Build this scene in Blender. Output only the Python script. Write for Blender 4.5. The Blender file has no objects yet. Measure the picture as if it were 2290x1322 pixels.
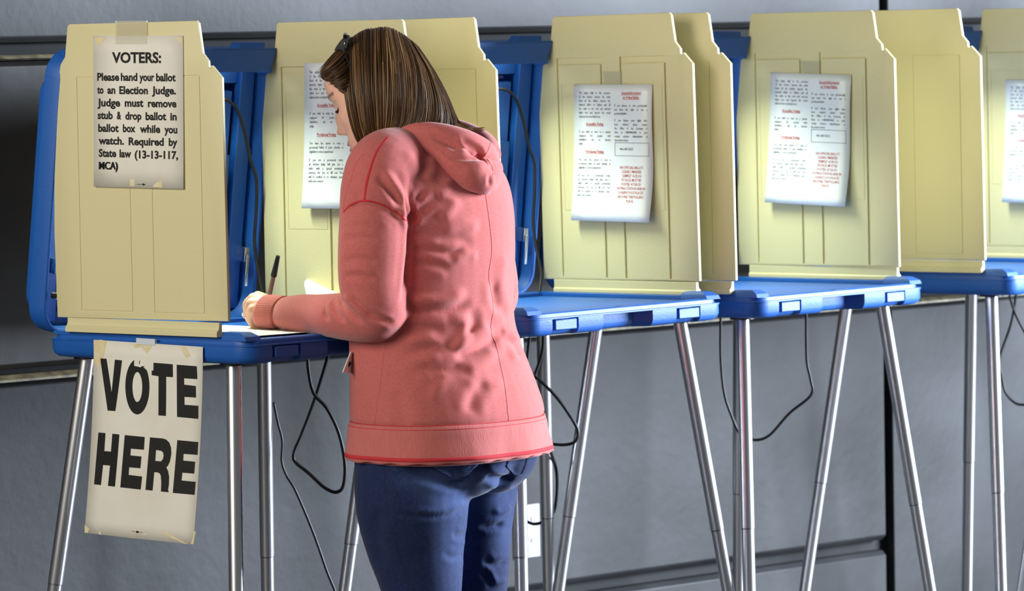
import bpy, bmesh, math, random
import numpy as np
from mathutils import Vector, Matrix
from mathutils.bvhtree import BVHTree

C = bpy.context.scene.collection
SC = bpy.context.scene
R = math.radians
random.seed(7); RNG = np.random.default_rng(7)

# ------------------------------------------------------------------ camera
FPX, PITCH, ROLL, EYE = 10088.27, R(3.5242), R(1.01332), 1.6
cam_d = bpy.data.cameras.new('camera'); cam = bpy.data.objects.new('camera', cam_d); C.objects.link(cam)
cam_d.sensor_width = 36.0; cam_d.lens = FPX / 2290 * 36.0; cam_d.clip_start = .1
cam.matrix_world = Matrix.Translation((0, 0, EYE)) @ Matrix.Rotation(R(90) - PITCH, 4, 'X') @ Matrix.Rotation(-ROLL, 4, 'Z')
cam_d.dof.use_dof = True; cam_d.dof.focus_distance = 8.62; cam_d.dof.aperture_fstop = 8.0
SC.camera = cam

# ------------------------------------------------------------------ light
SC.view_settings.view_transform = 'Standard'; SC.view_settings.look = 'None'
SC.view_settings.exposure = 0.0; SC.view_settings.gamma = 1.0; SC.view_settings.use_curve_mapping = False
w = bpy.data.worlds.new('world'); SC.world = w; w.use_nodes = True
w.node_tree.nodes['Background'].inputs[0].default_value = (.95, .98, 1.0, 1)
w.node_tree.nodes['Background'].inputs[1].default_value = .13
def area(name, loc, target, sx, sy, power, col):
    l = bpy.data.lights.new(name, 'AREA'); l.shape = 'RECTANGLE'; l.size = sx; l.size_y = sy; l.energy = power; l.color = col
    o = bpy.data.objects.new(name, l); C.objects.link(o); o.location = loc
    o.rotation_euler = (Vector(target) - Vector(loc)).to_track_quat('-Z', 'Y').to_euler(); return o
area('daylight_from_window', (5.4, 10.2, 1.75), (.2, 9.2, 1.0), 2.0, 2.2, 1380, (.76, .86, 1.0))
area('fill_light_warm', (-3.0, 5.9, 2.5), (-.4, 9.0, 1.2), 2.0, 2.0, 122, (1.0, .95, .85))  # warm fill added from camera left, not a fixture of the room

# ------------------------------------------------------------------ helpers
def ray(u, v):
    a = (u - 1145) / FPX; b = -(v - 661) / FPX
    cr, sr, cp, sp = math.cos(ROLL), math.sin(ROLL), math.cos(PITCH), math.sin(PITCH)
    xc = a * cr + b * sr; yc = -a * sr + b * cr
    return Vector((xc, cp + yc * sp, -sp + yc * cp))
def at(u, v, Y):                       # the point of the room seen at (u, v) and standing Y metres away
    r = ray(u, v); return Vector((0, 0, EYE)) + r * (Y / r.y)
def project(P):                        # N x 3 -> N x 2
    P = np.asarray(P, float); X, Y, Z = P[:, 0], P[:, 1], P[:, 2] - EYE
    cp, sp, cr, sr = math.cos(PITCH), math.sin(PITCH), math.cos(ROLL), math.sin(ROLL)
    zc = Y * cp - Z * sp; yc = Y * sp + Z * cp
    return np.stack([1145 + FPX * (X * cr - yc * sr) / zc, 661 - FPX * (X * sr + yc * cr) / zc], 1)

def srgb(r, g, b):
    f = lambda c: (c / 255 / 12.92) if c <= 10 else ((c / 255 + .055) / 1.055) ** 2.4
    return (f(r), f(g), f(b), 1)

def mat(name, col, rough=.5, metal=0, bump=None, spec=.5, sheen=0, noise=None, coat=0, sss=0, attr=None):
    m = bpy.data.materials.new(name); m.use_nodes = True; nt = m.node_tree; b = nt.nodes['Principled BSDF']
    b.inputs['Base Color'].default_value = col; b.inputs['Roughness'].default_value = rough; b.inputs['Metallic'].default_value = metal
    b.inputs['Specular IOR Level'].default_value = spec
    if sheen: b.inputs['Sheen Weight'].default_value = sheen; b.inputs['Sheen Roughness'].default_value = .45
    if coat: b.inputs['Coat Weight'].default_value = coat; b.inputs['Coat Roughness'].default_value = .12
    if sss:
        b.inputs['Subsurface Weight'].default_value = sss; b.inputs['Subsurface Radius'].default_value = (.9, .35, .2); b.inputs['Subsurface Scale'].default_value = .006
    tc = nt.nodes.new('ShaderNodeTexCoord')
    if noise:                          # (scale, detail, colour a, colour b, (sx, sy, sz))
        mp = nt.nodes.new('ShaderNodeMapping'); mp.inputs['Scale'].default_value = noise[4] if len(noise) > 4 else (1, 1, 1)
        n = nt.nodes.new('ShaderNodeTexNoise'); n.inputs['Scale'].default_value = noise[0]; n.inputs['Detail'].default_value = noise[1]
        cr = nt.nodes.new('ShaderNodeValToRGB'); cr.color_ramp.elements[0].position = .32; cr.color_ramp.elements[1].position = .7
        cr.color_ramp.elements[0].color = noise[2]; cr.color_ramp.elements[1].color = noise[3]
        nt.links.new(tc.outputs['Object'], mp.inputs[0]); nt.links.new(mp.outputs[0], n.inputs['Vector'])
        nt.links.new(n.outputs['Fac'], cr.inputs[0]); nt.links.new(cr.outputs[0], b.inputs['Base Color'])
    if attr:
        a = nt.nodes.new('ShaderNodeAttribute'); a.attribute_name = attr; nt.links.new(a.outputs['Color'], b.inputs['Base Color'])
    if bump:                           # (scale, detail, strength, distance)
        n2 = nt.nodes.new('ShaderNodeTexNoise'); n2.inputs['Scale'].default_value = bump[0]; n2.inputs['Detail'].default_value = bump[1]
        bp = nt.nodes.new('ShaderNodeBump'); bp.inputs['Strength'].default_value = bump[2]; bp.inputs['Distance'].default_value = bump[3]
        if len(bump) > 4:
            mp2 = nt.nodes.new('ShaderNodeMapping'); mp2.inputs['Scale'].default_value = bump[4]
            nt.links.new(tc.outputs['Object'], mp2.inputs[0]); nt.links.new(mp2.outputs[0], n2.inputs['Vector'])
        else: nt.links.new(tc.outputs['Object'], n2.inputs['Vector'])
        nt.links.new(n2.outputs['Fac'], bp.inputs['Height']); nt.links.new(bp.outputs[0], b.inputs['Normal'])
    return m

M = {}
M['blue'] = mat('blue_plastic', srgb(24, 88, 170), .48, bump=(420, 2, .35, .0012))
M['slot_shade'] = mat('slot_shade_blue', srgb(12, 40, 88), .5)  # darker copy of the blue, stands for shade inside slots
M['tan'] = mat('tan_plastic', srgb(212, 202, 157), .5, bump=(330, 2, .3, .001))
M['alu'] = mat('brushed_aluminium', (.74, .74, .76, 1), .28, 1)
M['alu_dark'] = mat('joint_grey', (.25, .25, .26, 1), .4, 1)
M['black'] = mat('black_plastic', srgb(18, 18, 19), .45)
M['black_gloss'] = mat('black_gloss', srgb(14, 14, 15), .2)
M['card'] = mat('cream_card', srgb(222, 216, 200), .7, noise=(9, 3, srgb(217, 212, 197), srgb(225, 221, 210)))
M['stain'] = mat('tape_stain', srgb(222, 205, 158), .6, noise=(60, 2, srgb(216, 196, 146), srgb(222, 210, 176)))
M['ink'] = mat('black_ink', srgb(14, 13, 11), .6)
M['paper'] = mat('white_paper', srgb(240, 242, 246), .22, coat=.25)
M['ballot'] = mat('ballot_paper', srgb(244, 244, 242), .75)
M['ink_grey'] = mat('grey_ink', srgb(70, 72, 80), .6)
M['ink_red'] = mat('red_ink', srgb(196, 50, 44), .6)
M['hoodie'] = mat('pink_fleece', srgb(214, 118, 116), .92, sheen=.3, spec=.2,
                  noise=(160, 3, srgb(189, 98, 93), srgb(199, 108, 103), (1, 1, 2.2)), bump=(900, 2, .25, .0008))
M['hoodie_rib'] = mat('pink_ribbing', srgb(206, 122, 118), .92, sheen=.3, spec=.2, noise=(240, 2, srgb(192, 104, 98), srgb(199, 111, 106), (1, 1, .1)), bump=(500, 1, .5, .001, (1, 1, .05)))
M['seam'] = mat('pink_seam', srgb(198, 92, 92), .9)
M['stitch'] = mat('red_stitching', srgb(196, 46, 54), .9)
M['denim'] = mat('blue_denim', srgb(44, 66, 120), .85, spec=.2, sheen=.15, attr='dye', bump=(900, 2, .25, .0006, (1, 1, .2)))
M['denim_dark'] = mat('dark_denim_thread', srgb(22, 32, 62), .9)
M['skin'] = mat('skin', srgb(226, 172, 148), .45, sss=.12, attr='tint')
M['hair'] = mat('brown_hair', srgb(84, 56, 32), .42, attr='tint', spec=.4)
M['silver'] = mat('silver', (.8, .8, .8, 1), .2, 1)
M['white_plastic'] = mat('white_plastic', srgb(188, 188, 190), .4)
M['tape'] = mat('clear_tape', srgb(214, 208, 180), .15); M['tape'].node_tree.nodes['Principled BSDF'].inputs['Alpha'].default_value = .3
M['foil'] = mat('shiny_tape', srgb(205, 212, 220), .18, bump=(120, 2, .6, .002))
M['wall'] = mat('grey_painted_concrete', srgb(92, 95, 98), .52, noise=(2.0, 9, srgb(28, 29, 30), srgb(58, 59, 61), (1, 1, 1.6)), bump=(38, 8, .22, .003), spec=.3)
M['wall_dark'] = mat('charcoal_concrete', srgb(46, 44, 42), .5, noise=(3, 5, srgb(40, 38, 37), srgb(54, 52, 49)), bump=(12, 5, .25, .006))  # middle course, darker than the courses above and below
M['groove'] = mat('groove_black', srgb(24, 25, 26), .8)
M['ledge'] = mat('ledge_highlight', srgb(150, 142, 116), .5, noise=(40, 4, srgb(110, 104, 86), srgb(178, 168, 136)))  # paler than the wall: light caught on the edges, put into the colour
M['floor'] = mat('floor_concrete', srgb(70, 68, 65), .5, noise=(3, 5, srgb(62, 60, 58), srgb(78, 76, 72)))
M['shoe'] = mat('grey_canvas', srgb(90, 92, 98), .8)
M['rubber'] = mat('white_rubber', srgb(220, 220, 216), .6)
_e = bpy.data.materials.new('lit_lamp_tube'); _e.use_nodes = True
_b = _e.node_tree.nodes['Principled BSDF']; _b.inputs['Emission Color'].default_value = (.93, 1.0, .74, 1); _b.inputs['Emission Strength'].default_value = 8
M['lamp'] = _e

def link(name, me, m, parent=None, smooth=None, sharp=35):
    o = bpy.data.objects.new(name, me); C.objects.link(o)
    if m is not None:
        me.materials.clear()
        for q in (m if isinstance(m, (list, tuple)) else [m]): me.materials.append(q)
    if parent is not None: o.parent = parent
    if smooth is not False:
        me.shade_smooth()
        if smooth is None: me.set_sharp_from_angle(angle=R(sharp))
    return o
def obj(name, bm, m, parent=None, smooth=None, bevel=0, seg=2, sharp=35):
    bmesh.ops.recalc_face_normals(bm, faces=bm.faces)
    me = bpy.data.meshes.new(name); bm.to_mesh(me); bm.free()
    o = link(name, me, m, parent, smooth, sharp)
    if bevel:
        b = o.modifiers.new('bevel', 'BEVEL'); b.width = bevel; b.segments = seg; b.limit_method = 'ANGLE'; b.angle_limit = R(40)
    return o
def tag(o, label, cat=None, group=None):
    o['label'] = label
    if cat: o['category'] = cat
    if group: o['group'] = group
    return o
def empty(name, loc=(0, 0, 0)):
    o = bpy.data.objects.new(name, None); C.objects.link(o); o.location = loc; o.empty_display_size = .1; return o
def struct(o): o['kind'] = 'structure'; return o

def box(bm, x0, x1, y0, y1, z0, z1, f=None):
    vs = [bm.verts.new(f(x, y, z) if f else (x, y, z)) for z in (z0, z1) for y in (y0, y1) for x in (x0, x1)]
    for q in ((0, 2, 3, 1), (4, 5, 7, 6), (0, 1, 5, 4), (2, 6, 7, 3), (0, 4, 6, 2), (1, 3, 7, 5)): bm.faces.new([vs[i] for i in q])
def loft(bm, rings, cap0=True, cap1=True):
    L = [[bm.verts.new(p) for p in r] for r in rings]
    n = len(L[0])
    for a, b in zip(L, L[1:]):
        for i in range(n): bm.faces.new((a[i], a[(i + 1) % n], b[(i + 1) % n], b[i]))
    if cap0: bm.faces.new(L[0][::-1])
    if cap1: bm.faces.new(L[-1])
def spline(pts, n):                    # Catmull-Rom through points (any dimension), n samples
    P = np.array([list(p) for p in pts], float); k = len(P)
    if k == 2: t = np.linspace(0, 1, n)[:, None]; return P[0] * (1 - t) + P[1] * t
    ext = np.vstack([2 * P[0] - P[1], P, 2 * P[-1] - P[-2]])
    s = np.linspace(0, k - 1, n); i = np.minimum(s.astype(int), k - 2); t = (s - i)[:, None]
    a, b, c, d = ext[i], ext[i + 1], ext[i + 2], ext[i + 3]
    return .5 * (2 * b + (c - a) * t + (2 * a - 5 * b + 4 * c - d) * t * t + (3 * b - a - 3 * c + d) * t ** 3)
def tube(bm, pts, rad, n=12, side=None, flat=1.0, cap=True):
    pts = [Vector(p) for p in pts]; rad = rad if hasattr(rad, '__len__') else [rad] * len(pts)
    T = []
    for i in range(len(pts)):
        T.append((pts[min(i + 1, len(pts) - 1)] - pts[max(i - 1, 0)]).normalized())
    u = Vector(side) if side is not None else T[0].orthogonal()
    rings = []
    for p, t, r in zip(pts, T, rad):
        u = (u - t * u.dot(t)).normalized(); v = t.cross(u)
        rings.append([p + (u * math.cos(a) + v * (math.sin(a) * flat)) * r for a in [2 * math.pi * k / n for k in range(n)]])
    loft(bm, rings, cap, cap)
def ball(bm, p, r, sc=(1, 1, 1), rot=None):
    m = Matrix.Translation(p)
    if rot is not None: m = m @ rot.to_4x4()
    bmesh.ops.create_uvsphere(bm, u_segments=20, v_segments=12, radius=r, matrix=m @ Matrix.Diagonal((*sc, 1)))
def evaluated(bm, mods):               # the mesh after the given modifiers
    me = bpy.data.meshes.new('tmp'); bmesh.ops.recalc_face_normals(bm, faces=bm.faces); bm.to_mesh(me); bm.free()
    o = bpy.data.objects.new('tmp', me); C.objects.link(o)
    for t, kw in mods:
        md = o.modifiers.new(t, t)
        for k, v in kw.items(): setattr(md, k, v)
    dg = bpy.context.evaluated_depsgraph_get(); dg.update()
    out = bpy.data.meshes.new_from_object(o.evaluated_get(dg)); bpy.data.objects.remove(o); bpy.data.meshes.remove(me)
    return out
def coords(me):
    a = np.empty(len(me.vertices) * 3); me.vertices.foreach_get('co', a); return a.reshape(-1, 3)
def normals(me):
    a = np.empty(len(me.vertices) * 3); me.vertices.foreach_get('normal', a); return a.reshape(-1, 3)
def set_coords(me, P): me.vertices.foreach_set('co', P.astype(float).ravel()); me.update()
def copy_tree(o, parent=None):
    c = o.copy(); C.objects.link(c); c.parent = parent
    for ch in o.children: copy_tree(ch, c)
    return c

# ------------------------------------------------------------------ lettering
def text_mesh(body, size=1.0, bold=0.0, res=2):
    cu = bpy.data.curves.new('t', 'FONT'); cu.body = body; cu.size = size; cu.offset = bold; cu.resolution_u = res
    o = bpy.data.objects.new('t', cu); C.objects.link(o)
    dg = bpy.context.evaluated_depsgraph_get(); dg.update()
    me = bpy.data.meshes.new_from_object(o.evaluated_get(dg)); bpy.data.objects.remove(o); bpy.data.curves.remove(cu)
    P = coords(me); F = [list(p.vertices) for p in me.polygons]; bpy.data.meshes.remove(me)
    return P, F
class Print:                           # gathers flat lettering in (u, v) metres, v up
    def __init__(s): s.P, s.F, s.n = [], [], 0
    def add(s, P, F): s.P.append(P); s.F += [[i + s.n for i in f] for f in F]; s.n += len(P)
    def word(s, body, x0, x1, y, h, bold=0, res=2, capw=None):   # stretch one word to x0..x1, cap height h, baseline y
        P, F = text_mesh(body, 1, bold, res)
        if not len(P): return
        a, b = P[:, 0].min(), P[:, 0].max(); Q = P.copy()
        Q[:, 0] = x0 + (P[:, 0] - a) / (b - a) * (x1 - x0); Q[:, 1] = y + P[:, 1] * h / .70
        s.add(Q, F)
    def line(s, body, x0, x1, y, h, wid=.8, bold=0, mode='justify', res=1):
        ws = body.split(); W = []
        for t in ws:
            P, F = text_mesh(t, 1, bold, res); W.append((P, F, P[:, 0].min(), P[:, 0].max()))
        k = h / .70; tot = sum(q[3] - q[2] for q in W) * k * wid; gap = .28 * k * wid
        n = len(W) - 1
        if mode == 'justify':
            if n and tot + n * gap * .6 < x1 - x0: gap = (x1 - x0 - tot) / n
            else: wid *= (x1 - x0) / (tot + n * gap); gap *= (x1 - x0) / (tot + n * gap)
            x = x0
        elif mode == 'left': x = x0
        else: x = (x0 + x1) / 2 - (tot + n * gap) / 2
        xs = x
        for P, F, a, b in W:
            Q = P.copy(); Q[:, 0] = x + (P[:, 0] - a) * k * wid; Q[:, 1] = y + P[:, 1] * k; s.add(Q, F); x += (b - a) * k * wid + gap
        return xs, x - gap
    def rect(s, x0, x1, y0, y1): s.add(np.array([(x0, y0, 0), (x1, y0, 0), (x1, y1, 0), (x0, y1, 0)], float), [[0, 1, 2, 3]])
    def poly(s, loops):
        cu = bpy.data.curves.new('p', 'CURVE'); cu.dimensions = '2D'; cu.fill_mode = 'FRONT'
        for lp in loops:
            sp = cu.splines.new('POLY'); sp.points.add(len(lp) - 1); sp.use_cyclic_u = True
            for i, q in enumerate(lp): sp.points[i].co = (q[0], q[1], 0, 1)
        o = bpy.data.objects.new('p', cu); C.objects.link(o)
        dg = bpy.context.evaluated_depsgraph_get(); dg.update()
        me = bpy.data.meshes.new_from_object(o.evaluated_get(dg)); P = coords(me); F = [list(p.vertices) for p in me.polygons]
        bpy.data.objects.remove(o); bpy.data.curves.remove(cu); bpy.data.meshes.remove(me); s.add(P, F)
    def mesh(s, name, bend):           # bend: N x 2 (u, v) -> N x 3
        P = np.vstack(s.P); Q = bend(P[:, :2]); me = bpy.data.meshes.new(name); me.from_pydata(Q.tolist(), [], s.F); me.update(); return me

def sheet(name, bend, uvs_outline, nu, nv, m, thick=.0006):   # a bent sheet over [0,1]x[0,1]
    bm = bmesh.new(); g = [[None] * (nu + 1) for _ in range(nv + 1)]
    for j in range(nv + 1):
        for i in range(nu + 1):
            u, v = uvs_outline(i / nu, j / nv); g[j][i] = bm.verts.new(bend(np.array([[u, v]]))[0])
    for j in range(nv):
        for i in range(nu): bm.faces.new((g[j][i], g[j][i + 1], g[j + 1][i + 1], g[j + 1][i]))
    o = obj(name, bm, m, None, True)
    sd = o.modifiers.new('s', 'SOLIDIFY'); sd.thickness = thick; sd.offset = 0
    return o

# ------------------------------------------------------------------ the room
WA = R(44.0); WX = Vector((math.cos(WA), math.sin(WA), 0)); WN = Vector((-math.sin(WA), math.cos(WA), 0))
W0 = Vector((.043, 9.484, 0)) + WN * .62            # a point at the foot of the back wall
def wp(s, z, d=0): return W0 + WX * s + WN * d + Vector((0, 0, z))
def wall_prism(bm, s0, s1, prof):       # profile of (depth into the room, z) swept along the wall
    loft(bm, [[wp(s, z, -d) for d, z in prof] for s in (s0, s1)])
bm = bmesh.new()
def course(bm, s0, s1, z0, z1, d=.0, ch=.012, deep=.12):
    wall_prism(bm, s0, s1, [(-deep, z0), (d - ch, z0), (d, z0 + ch), (d, z1 - ch), (d - ch, z1), (-deep, z1)])
SEAM0, SEAM1 = 1.822, 1.852
for s0, s1 in ((-4.2, SEAM0), (SEAM1, 6.0)):
    course(bm, s0, s1, 1.566, 3.2)
    if s0 < 0: course(bm, s0, s1, .283, .868); course(bm, s0, s1, -.02, .257)
    else: course(bm, s0, s1, -.02, .868)
wall = struct(obj('wall_back', bm, M['wall'], bevel=.003)); 
bm = bmesh.new(); course(bm, -4.2, SEAM0, .89, 1.53, d=-.012); course(bm, SEAM1, 6.0, .89, 1.53, d=-.012)
struct(obj('wall_back_course', bm, M['wall_dark'], bevel=.002))
bm = bmesh.new(); wall_prism(bm, -4.2, 6.0, [(-.14, -.02), (-.035, -.02), (-.035, 3.2), (-.14, 3.2)])
struct(obj('wall_back_joint', bm, M['groove']))
bm = bmesh.new()
for s0, s1 in ((-4.2, SEAM0), (SEAM1, 6.0)):
    wall_prism(bm, s0, s1, [(-.03, 1.530), (-.012, 1.530), (-.003, 1.534), (-.016, 1.541), (-.03, 1.541)])
    wall_prism(bm, s0, s1, [(-.03, .868), (-.008, .868), (.003, .866), (.003, .871), (-.016, .879), (-.03, .879)])
struct(obj('trim_1', bm, M['ledge']))  # strips carry the painted highlight along the course edges
bm = bmesh.new()
vs = [bm.verts.new(p) for p in ((-6, 2, 0), (9, 2, 0), (9, 17, 0), (-6, 17, 0), (-6, 2, -.1), (9, 2, -.1), (9, 17, -.1), (-6, 17, -.1))]
for q in ((0, 1, 2, 3), (7, 6, 5, 4), (0, 4, 5, 1), (1, 5, 6, 2), (2, 6, 7, 3), (3, 7, 4, 0)): bm.faces.new([vs[i] for i in q])
struct(obj('floor', bm, M['floor'], smooth=False))

# ------------------------------------------------------------------ voting booth
HW, TF, TB = .2947, -.280, .280        # tray half width, front and back edge
PX, PY = .2893, .22                    # privacy screen plane and the pivot it splays about
def rrect(x0, x1, y0, y1, r, n=6):
    out = []
    for cx, cy, a0 in ((x1 - r, y0 + r, -90), (x1 - r, y1 - r, 0), (x0 + r, y1 - r, 90), (x0 + r, y0 + r, 180)):
        for k in range(n + 1):
            a = R(a0 + 90 * k / n); out.append((cx + r * math.cos(a), cy + r * math.sin(a)))
    return out
def tray_outline(ins, notch):
    x1, y0, y1 = HW - ins, TF + ins, TB - ins
    o = rrect(-x1, x1, y0, y1, .035)
    front = []
    if notch:
        for a, b, d, sl in ((-.226, -.150, .012, .002), (-.077, .071, .036, .022), (.1435, .2165, .012, .002)):
            front += [(a, y0), (a + sl, y0 + d), (b - sl, y0 + d), (b, y0)]
    else:
        for a, b, d, sl in ((-.226, -.150, .012, .002), (-.077, .071, .036, .022), (.1435, .2165, .012, .002)):
            front += [(a, y0), (a + sl, y0), (b - sl, y0), (b, y0)]
    # rrect starts at the right-front corner; its last point is on the front edge at the left
    return o + front
def make_booth():
    root = empty('voting_booth')
    bm = bmesh.new()
    prof = [(.9515, .018, 1), (.9535, .008, 1), (.958, .003, 1), (.966, 0, 1), (.9855, 0, 1), (.9856, -.0015, 0), (.9885, -.0015, 0), (.9886, .006, 0), (.9960, .007, 0), (.9985, .010, 0), (.9985, .030, 0), (.9955, .033, 0)]
    loft(bm, [[(x, y, z) for x, y in tray_outline(i, nt)] for z, i, nt in prof])
    # raised rails along both sides and the back, with a block at their front ends
    for s in (-1, 1):
        a, b = (-HW + .006, -.247) if s < 0 else (.247, HW - .006)
        box(bm, a, b, -.195, .262, .996, 1.003)
        loft(bm, [[(a + i, y0, z), (b - i, y0, z), (b - i, y1, z), (a + i, y1, z)] for z, i, y0, y1 in ((.996, 0, -.272, -.190), (1.004, .001, -.268, -.192), (1.0120, .008, -.252, -.200))])
    box(bm, -.247, .247, .215, .262, .996, 1.0025)
    tray = obj('tray', bm, M['blue'], root, bevel=.0015)
    for a, b in ((-.219, -.156), (.1495, .2125)):
        bm = bmesh.new(); box(bm, a, b, TF - .0015, TF + .013, .962, .9835)
        obj('latch', bm, M['blue'], tray, bevel=.002)
    bm = bmesh.new(); box(bm, -.02, .024, TF + .010, TF + .022, .9975, .9992); obj('handle_slot_shade', bm, M['slot_shade'], tray, bevel=.0004)  # raised dark box painted as the shade of the handle hole
    # tan rails that hold the screens
    for s in (-1, 1):
        bm = bmesh.new(); x = s * PX
        prof = [(-.011, 1.0025), (.007, 1.0025), (.007, 1.0095), (.0042, 1.013), (.0042, 1.030), (-.0042, 1.030), (-.0042, 1.022), (-.0065, 1.016), (-.011, 1.013)]
        pr = [(x - s * px * -1 if s < 0 else x - px * -1, z) for px, z in prof]
        if s < 0: pr = [(x + px, z) for px, z in prof]
        else: pr = [(x - px, z) for px, z in prof]
        loft(bm, [[(px, y, z) for px, z in pr] for y in (-.206, .2155)])
        obj('screen_rail', bm, M['tan'], root, bevel=.001)
    # privacy screens
    pane = [(.2465, 1.030), (.2465, 1.492), (.2193, 1.5238), (.2068, 1.5389), (.1982, 1.597), (.193, 1.602), (-.148, 1.602), (-.1535, 1.597), (-.1628, 1.5401), (-.177, 1.5254), (-.1778, 1.513), (-.181, 1.5115), (-.1835, 1.516), (-.1852, 1.5172), (-.189, 1.514), (-.2116, 1.493), (-.2152, 1.0319)]
    T = .0038
    for s in (-1, 1):
        bm = bmesh.new()
        edge = [(.2440, 1.030), (.2475, 1.20), (.244, 1.30), (.2295, 1.449), (.2255, 1.50)] + pane[2:] if s < 0 else pane
        loft(bm, [[(x, y - PY, z) for y, z in edge] for x in (-T, T)])
        cut = bmesh.new(); o_, i_ = s, -s                    # outer and inner side
        def slot(side, y0, y1, z0, z1, d):
            xa, xb = side * (T - d), side * (T + .01)
            box(cut, min(xa, xb), max(xa, xb), y0 - PY, y1 - PY, z0, z1)
        if s < 0:
            for y0, y1 in ((.035, .176), (-.1555, -.022)):
                g = .0022
                for q in ((y0, y0 + g, 1.044, 1.499), (y1 - g, y1, 1.044, 1.499), (y0 + g, y1 - g, 1.044, 1.044 + g), (y0 + g, y1 - g, 1.499 - g, 1.499)): slot(o_, *q, .0012)
        for y0, y1 in ((.0517, .1885), (-.1363, .0000)):
            g = .0062
            for q in ((y0, y0 + g, 1.036, 1.5115), (y1 - g, y1, 1.036, 1.5115), (y0 + g, y1 - g, 1.496, 1.5115)): slot(i_, *q, .0042)
            g = .0012
            for q in ((y0 + .013, y0 + .013 + g, 1.18, 1.455), (y1 - .013 - g, y1 - .013, 1.18, 1.455), (y0 + .013 + g, y1 - .013 - g, 1.454, 1.4552), (y0 + .013 + g, y1 - .013 - g, 1.18, 1.1812)): slot(i_, *q, .0007)
        cme = bpy.data.meshes.new('cut'); bmesh.ops.recalc_face_normals(cut, faces=cut.faces); cut.to_mesh(cme); cut.free()
        co = bpy.data.objects.new('cut', cme); C.objects.link(co)
        me = evaluated(bm, [('BEVEL', dict(width=.0016, segments=2, limit_method='ANGLE', angle_limit=R(50))), ('BOOLEAN', dict(operation='DIFFERENCE', object=co, solver='EXACT', use_self=True))])
        bpy.data.objects.remove(co); bpy.data.meshes.remove(cme)
        p = link('privacy_screen', me, M['tan'], root, None, 30); p.location = (s * PX, PY, 0)
    # lid, leaning open behind the tray
    eh, ed, b0 = Vector((0, -.1352, .9908)), Vector((0, .9908, .1352)), Vector((0, .288, .993))
    LP = lambda x, h, d: Vector((x, 0, 0)) + b0 + eh * h + ed * d
    bm = bmesh.new()
    out = lambda i: rrect(-HW + i, HW - i, 0 + i, .562 - i, max(.055 - i, .01))
    stp = lambda i: rrect(-.268 + i, .268 - i, .030 + i, .508 - i, max(.04 - i, .01))
    rings = [(stp(.012), .082), (stp(.010), .080), (stp(.006), .049), (out(.012), .046), (out(.0085), .002), (out(.007), 0), (out(.002), 0), (out(0), .003), (out(0), .044), (out(.004), .049), (stp(0), .052), (stp(0), .080), (stp(.004), .089), (stp(.012), .092)]
    loft(bm, [[LP(x, h, d) for x, h in r] for r, d in rings])
    B = lambda x0, x1, h0, h1, d0, d1: box(bm, x0, x1, h0, h1, d0, d1, LP)
    for s in (-1, 1):
        f = lambda a, b: (min(s * a, s * b), max(s * a, s * b))
        B(*f(.186, .221), .05, .470, .040, .083)
        B(*f(.150, .214), .035, .340, .026, .084)
        B(*f(.234, .272), .02, .545, .030, .05)
        B(*f(.060, .066), .04, .47, .066, .084)
    B(-.234, .234, .486, .545, .040, .055)
    lid = obj('lid', bm, M['blue'], root, bevel=.002)
    bm = bmesh.new(); B(-.19, .19, .478, .4835, .036, .062); obj('lid_slot_shade', bm, M['slot_shade'], lid)  # dark strip painted as shade in the slot across the lid
    # hood over the lamp, standing at the top of the lid
    bm = bmesh.new()
    loft(bm, [[(x0, y0, 1.5025), (x1, y0, 1.5025), (x1, y1, 1.5025), (x0, y1, 1.5025)] for x0, x1, y0, y1 in ((-.262, .262, .197, .2005),)] +
             [[(-.283, y0, 1.5475), (.283, y0, 1.5475), (.283, y1, 1.5475), (-.283, y1, 1.5475)] for y0, y1 in ((.197, .2005),)] , True, True)
    box(bm, -.283, .283, .1972, .232, 1.5472, 1.5505)
    for s in (-1, 1): box(bm, min(s * .262, s * .270), max(s * .262, s * .270), .1985, .240, 1.500, 1.5475)
    for s in (-1, 1):
        a = .178 if s > 0 else -.252
        vs = [bm.verts.new(p) for p in ((a, .199, 1.5495), (a + .074, .199, 1.5495), (a + .074, .232, 1.5495), (a, .232, 1.5495), (a + .02, .214, 1.5615), (a + .09, .214, 1.5615), (a + .09, .240, 1.5635), (a + .02, .240, 1.5635))]
        for q in ((3, 2, 1, 0), (4, 5, 6, 7), (0, 1, 5, 4), (1, 2, 6, 5), (2, 3, 7, 6), (3, 0, 4, 7)): bm.faces.new([vs[i] for i in q])
    hood = obj('lamp_hood', bm, M['blue'], root, bevel=.001)
    bm = bmesh.new(); tube(bm, [(-.2, .222, 1.516), (.2, .222, 1.516)], .007, 12); obj('lamp_tube', bm, M['lamp'], hood)
    ld = bpy.data.lights.new('lamp_light', 'AREA'); ld.shape = 'RECTANGLE'; ld.size = .30; ld.size_y = .02; ld.energy = 3.2; ld.color = (.88, 1, .78); ld.spread = R(118)
    lo = bpy.data.objects.new('lamp_light', ld); C.objects.link(lo); lo.parent = root; lo.location = (0, .212, 1.505); lo.rotation_euler = (R(-14), 0, 0)
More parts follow.
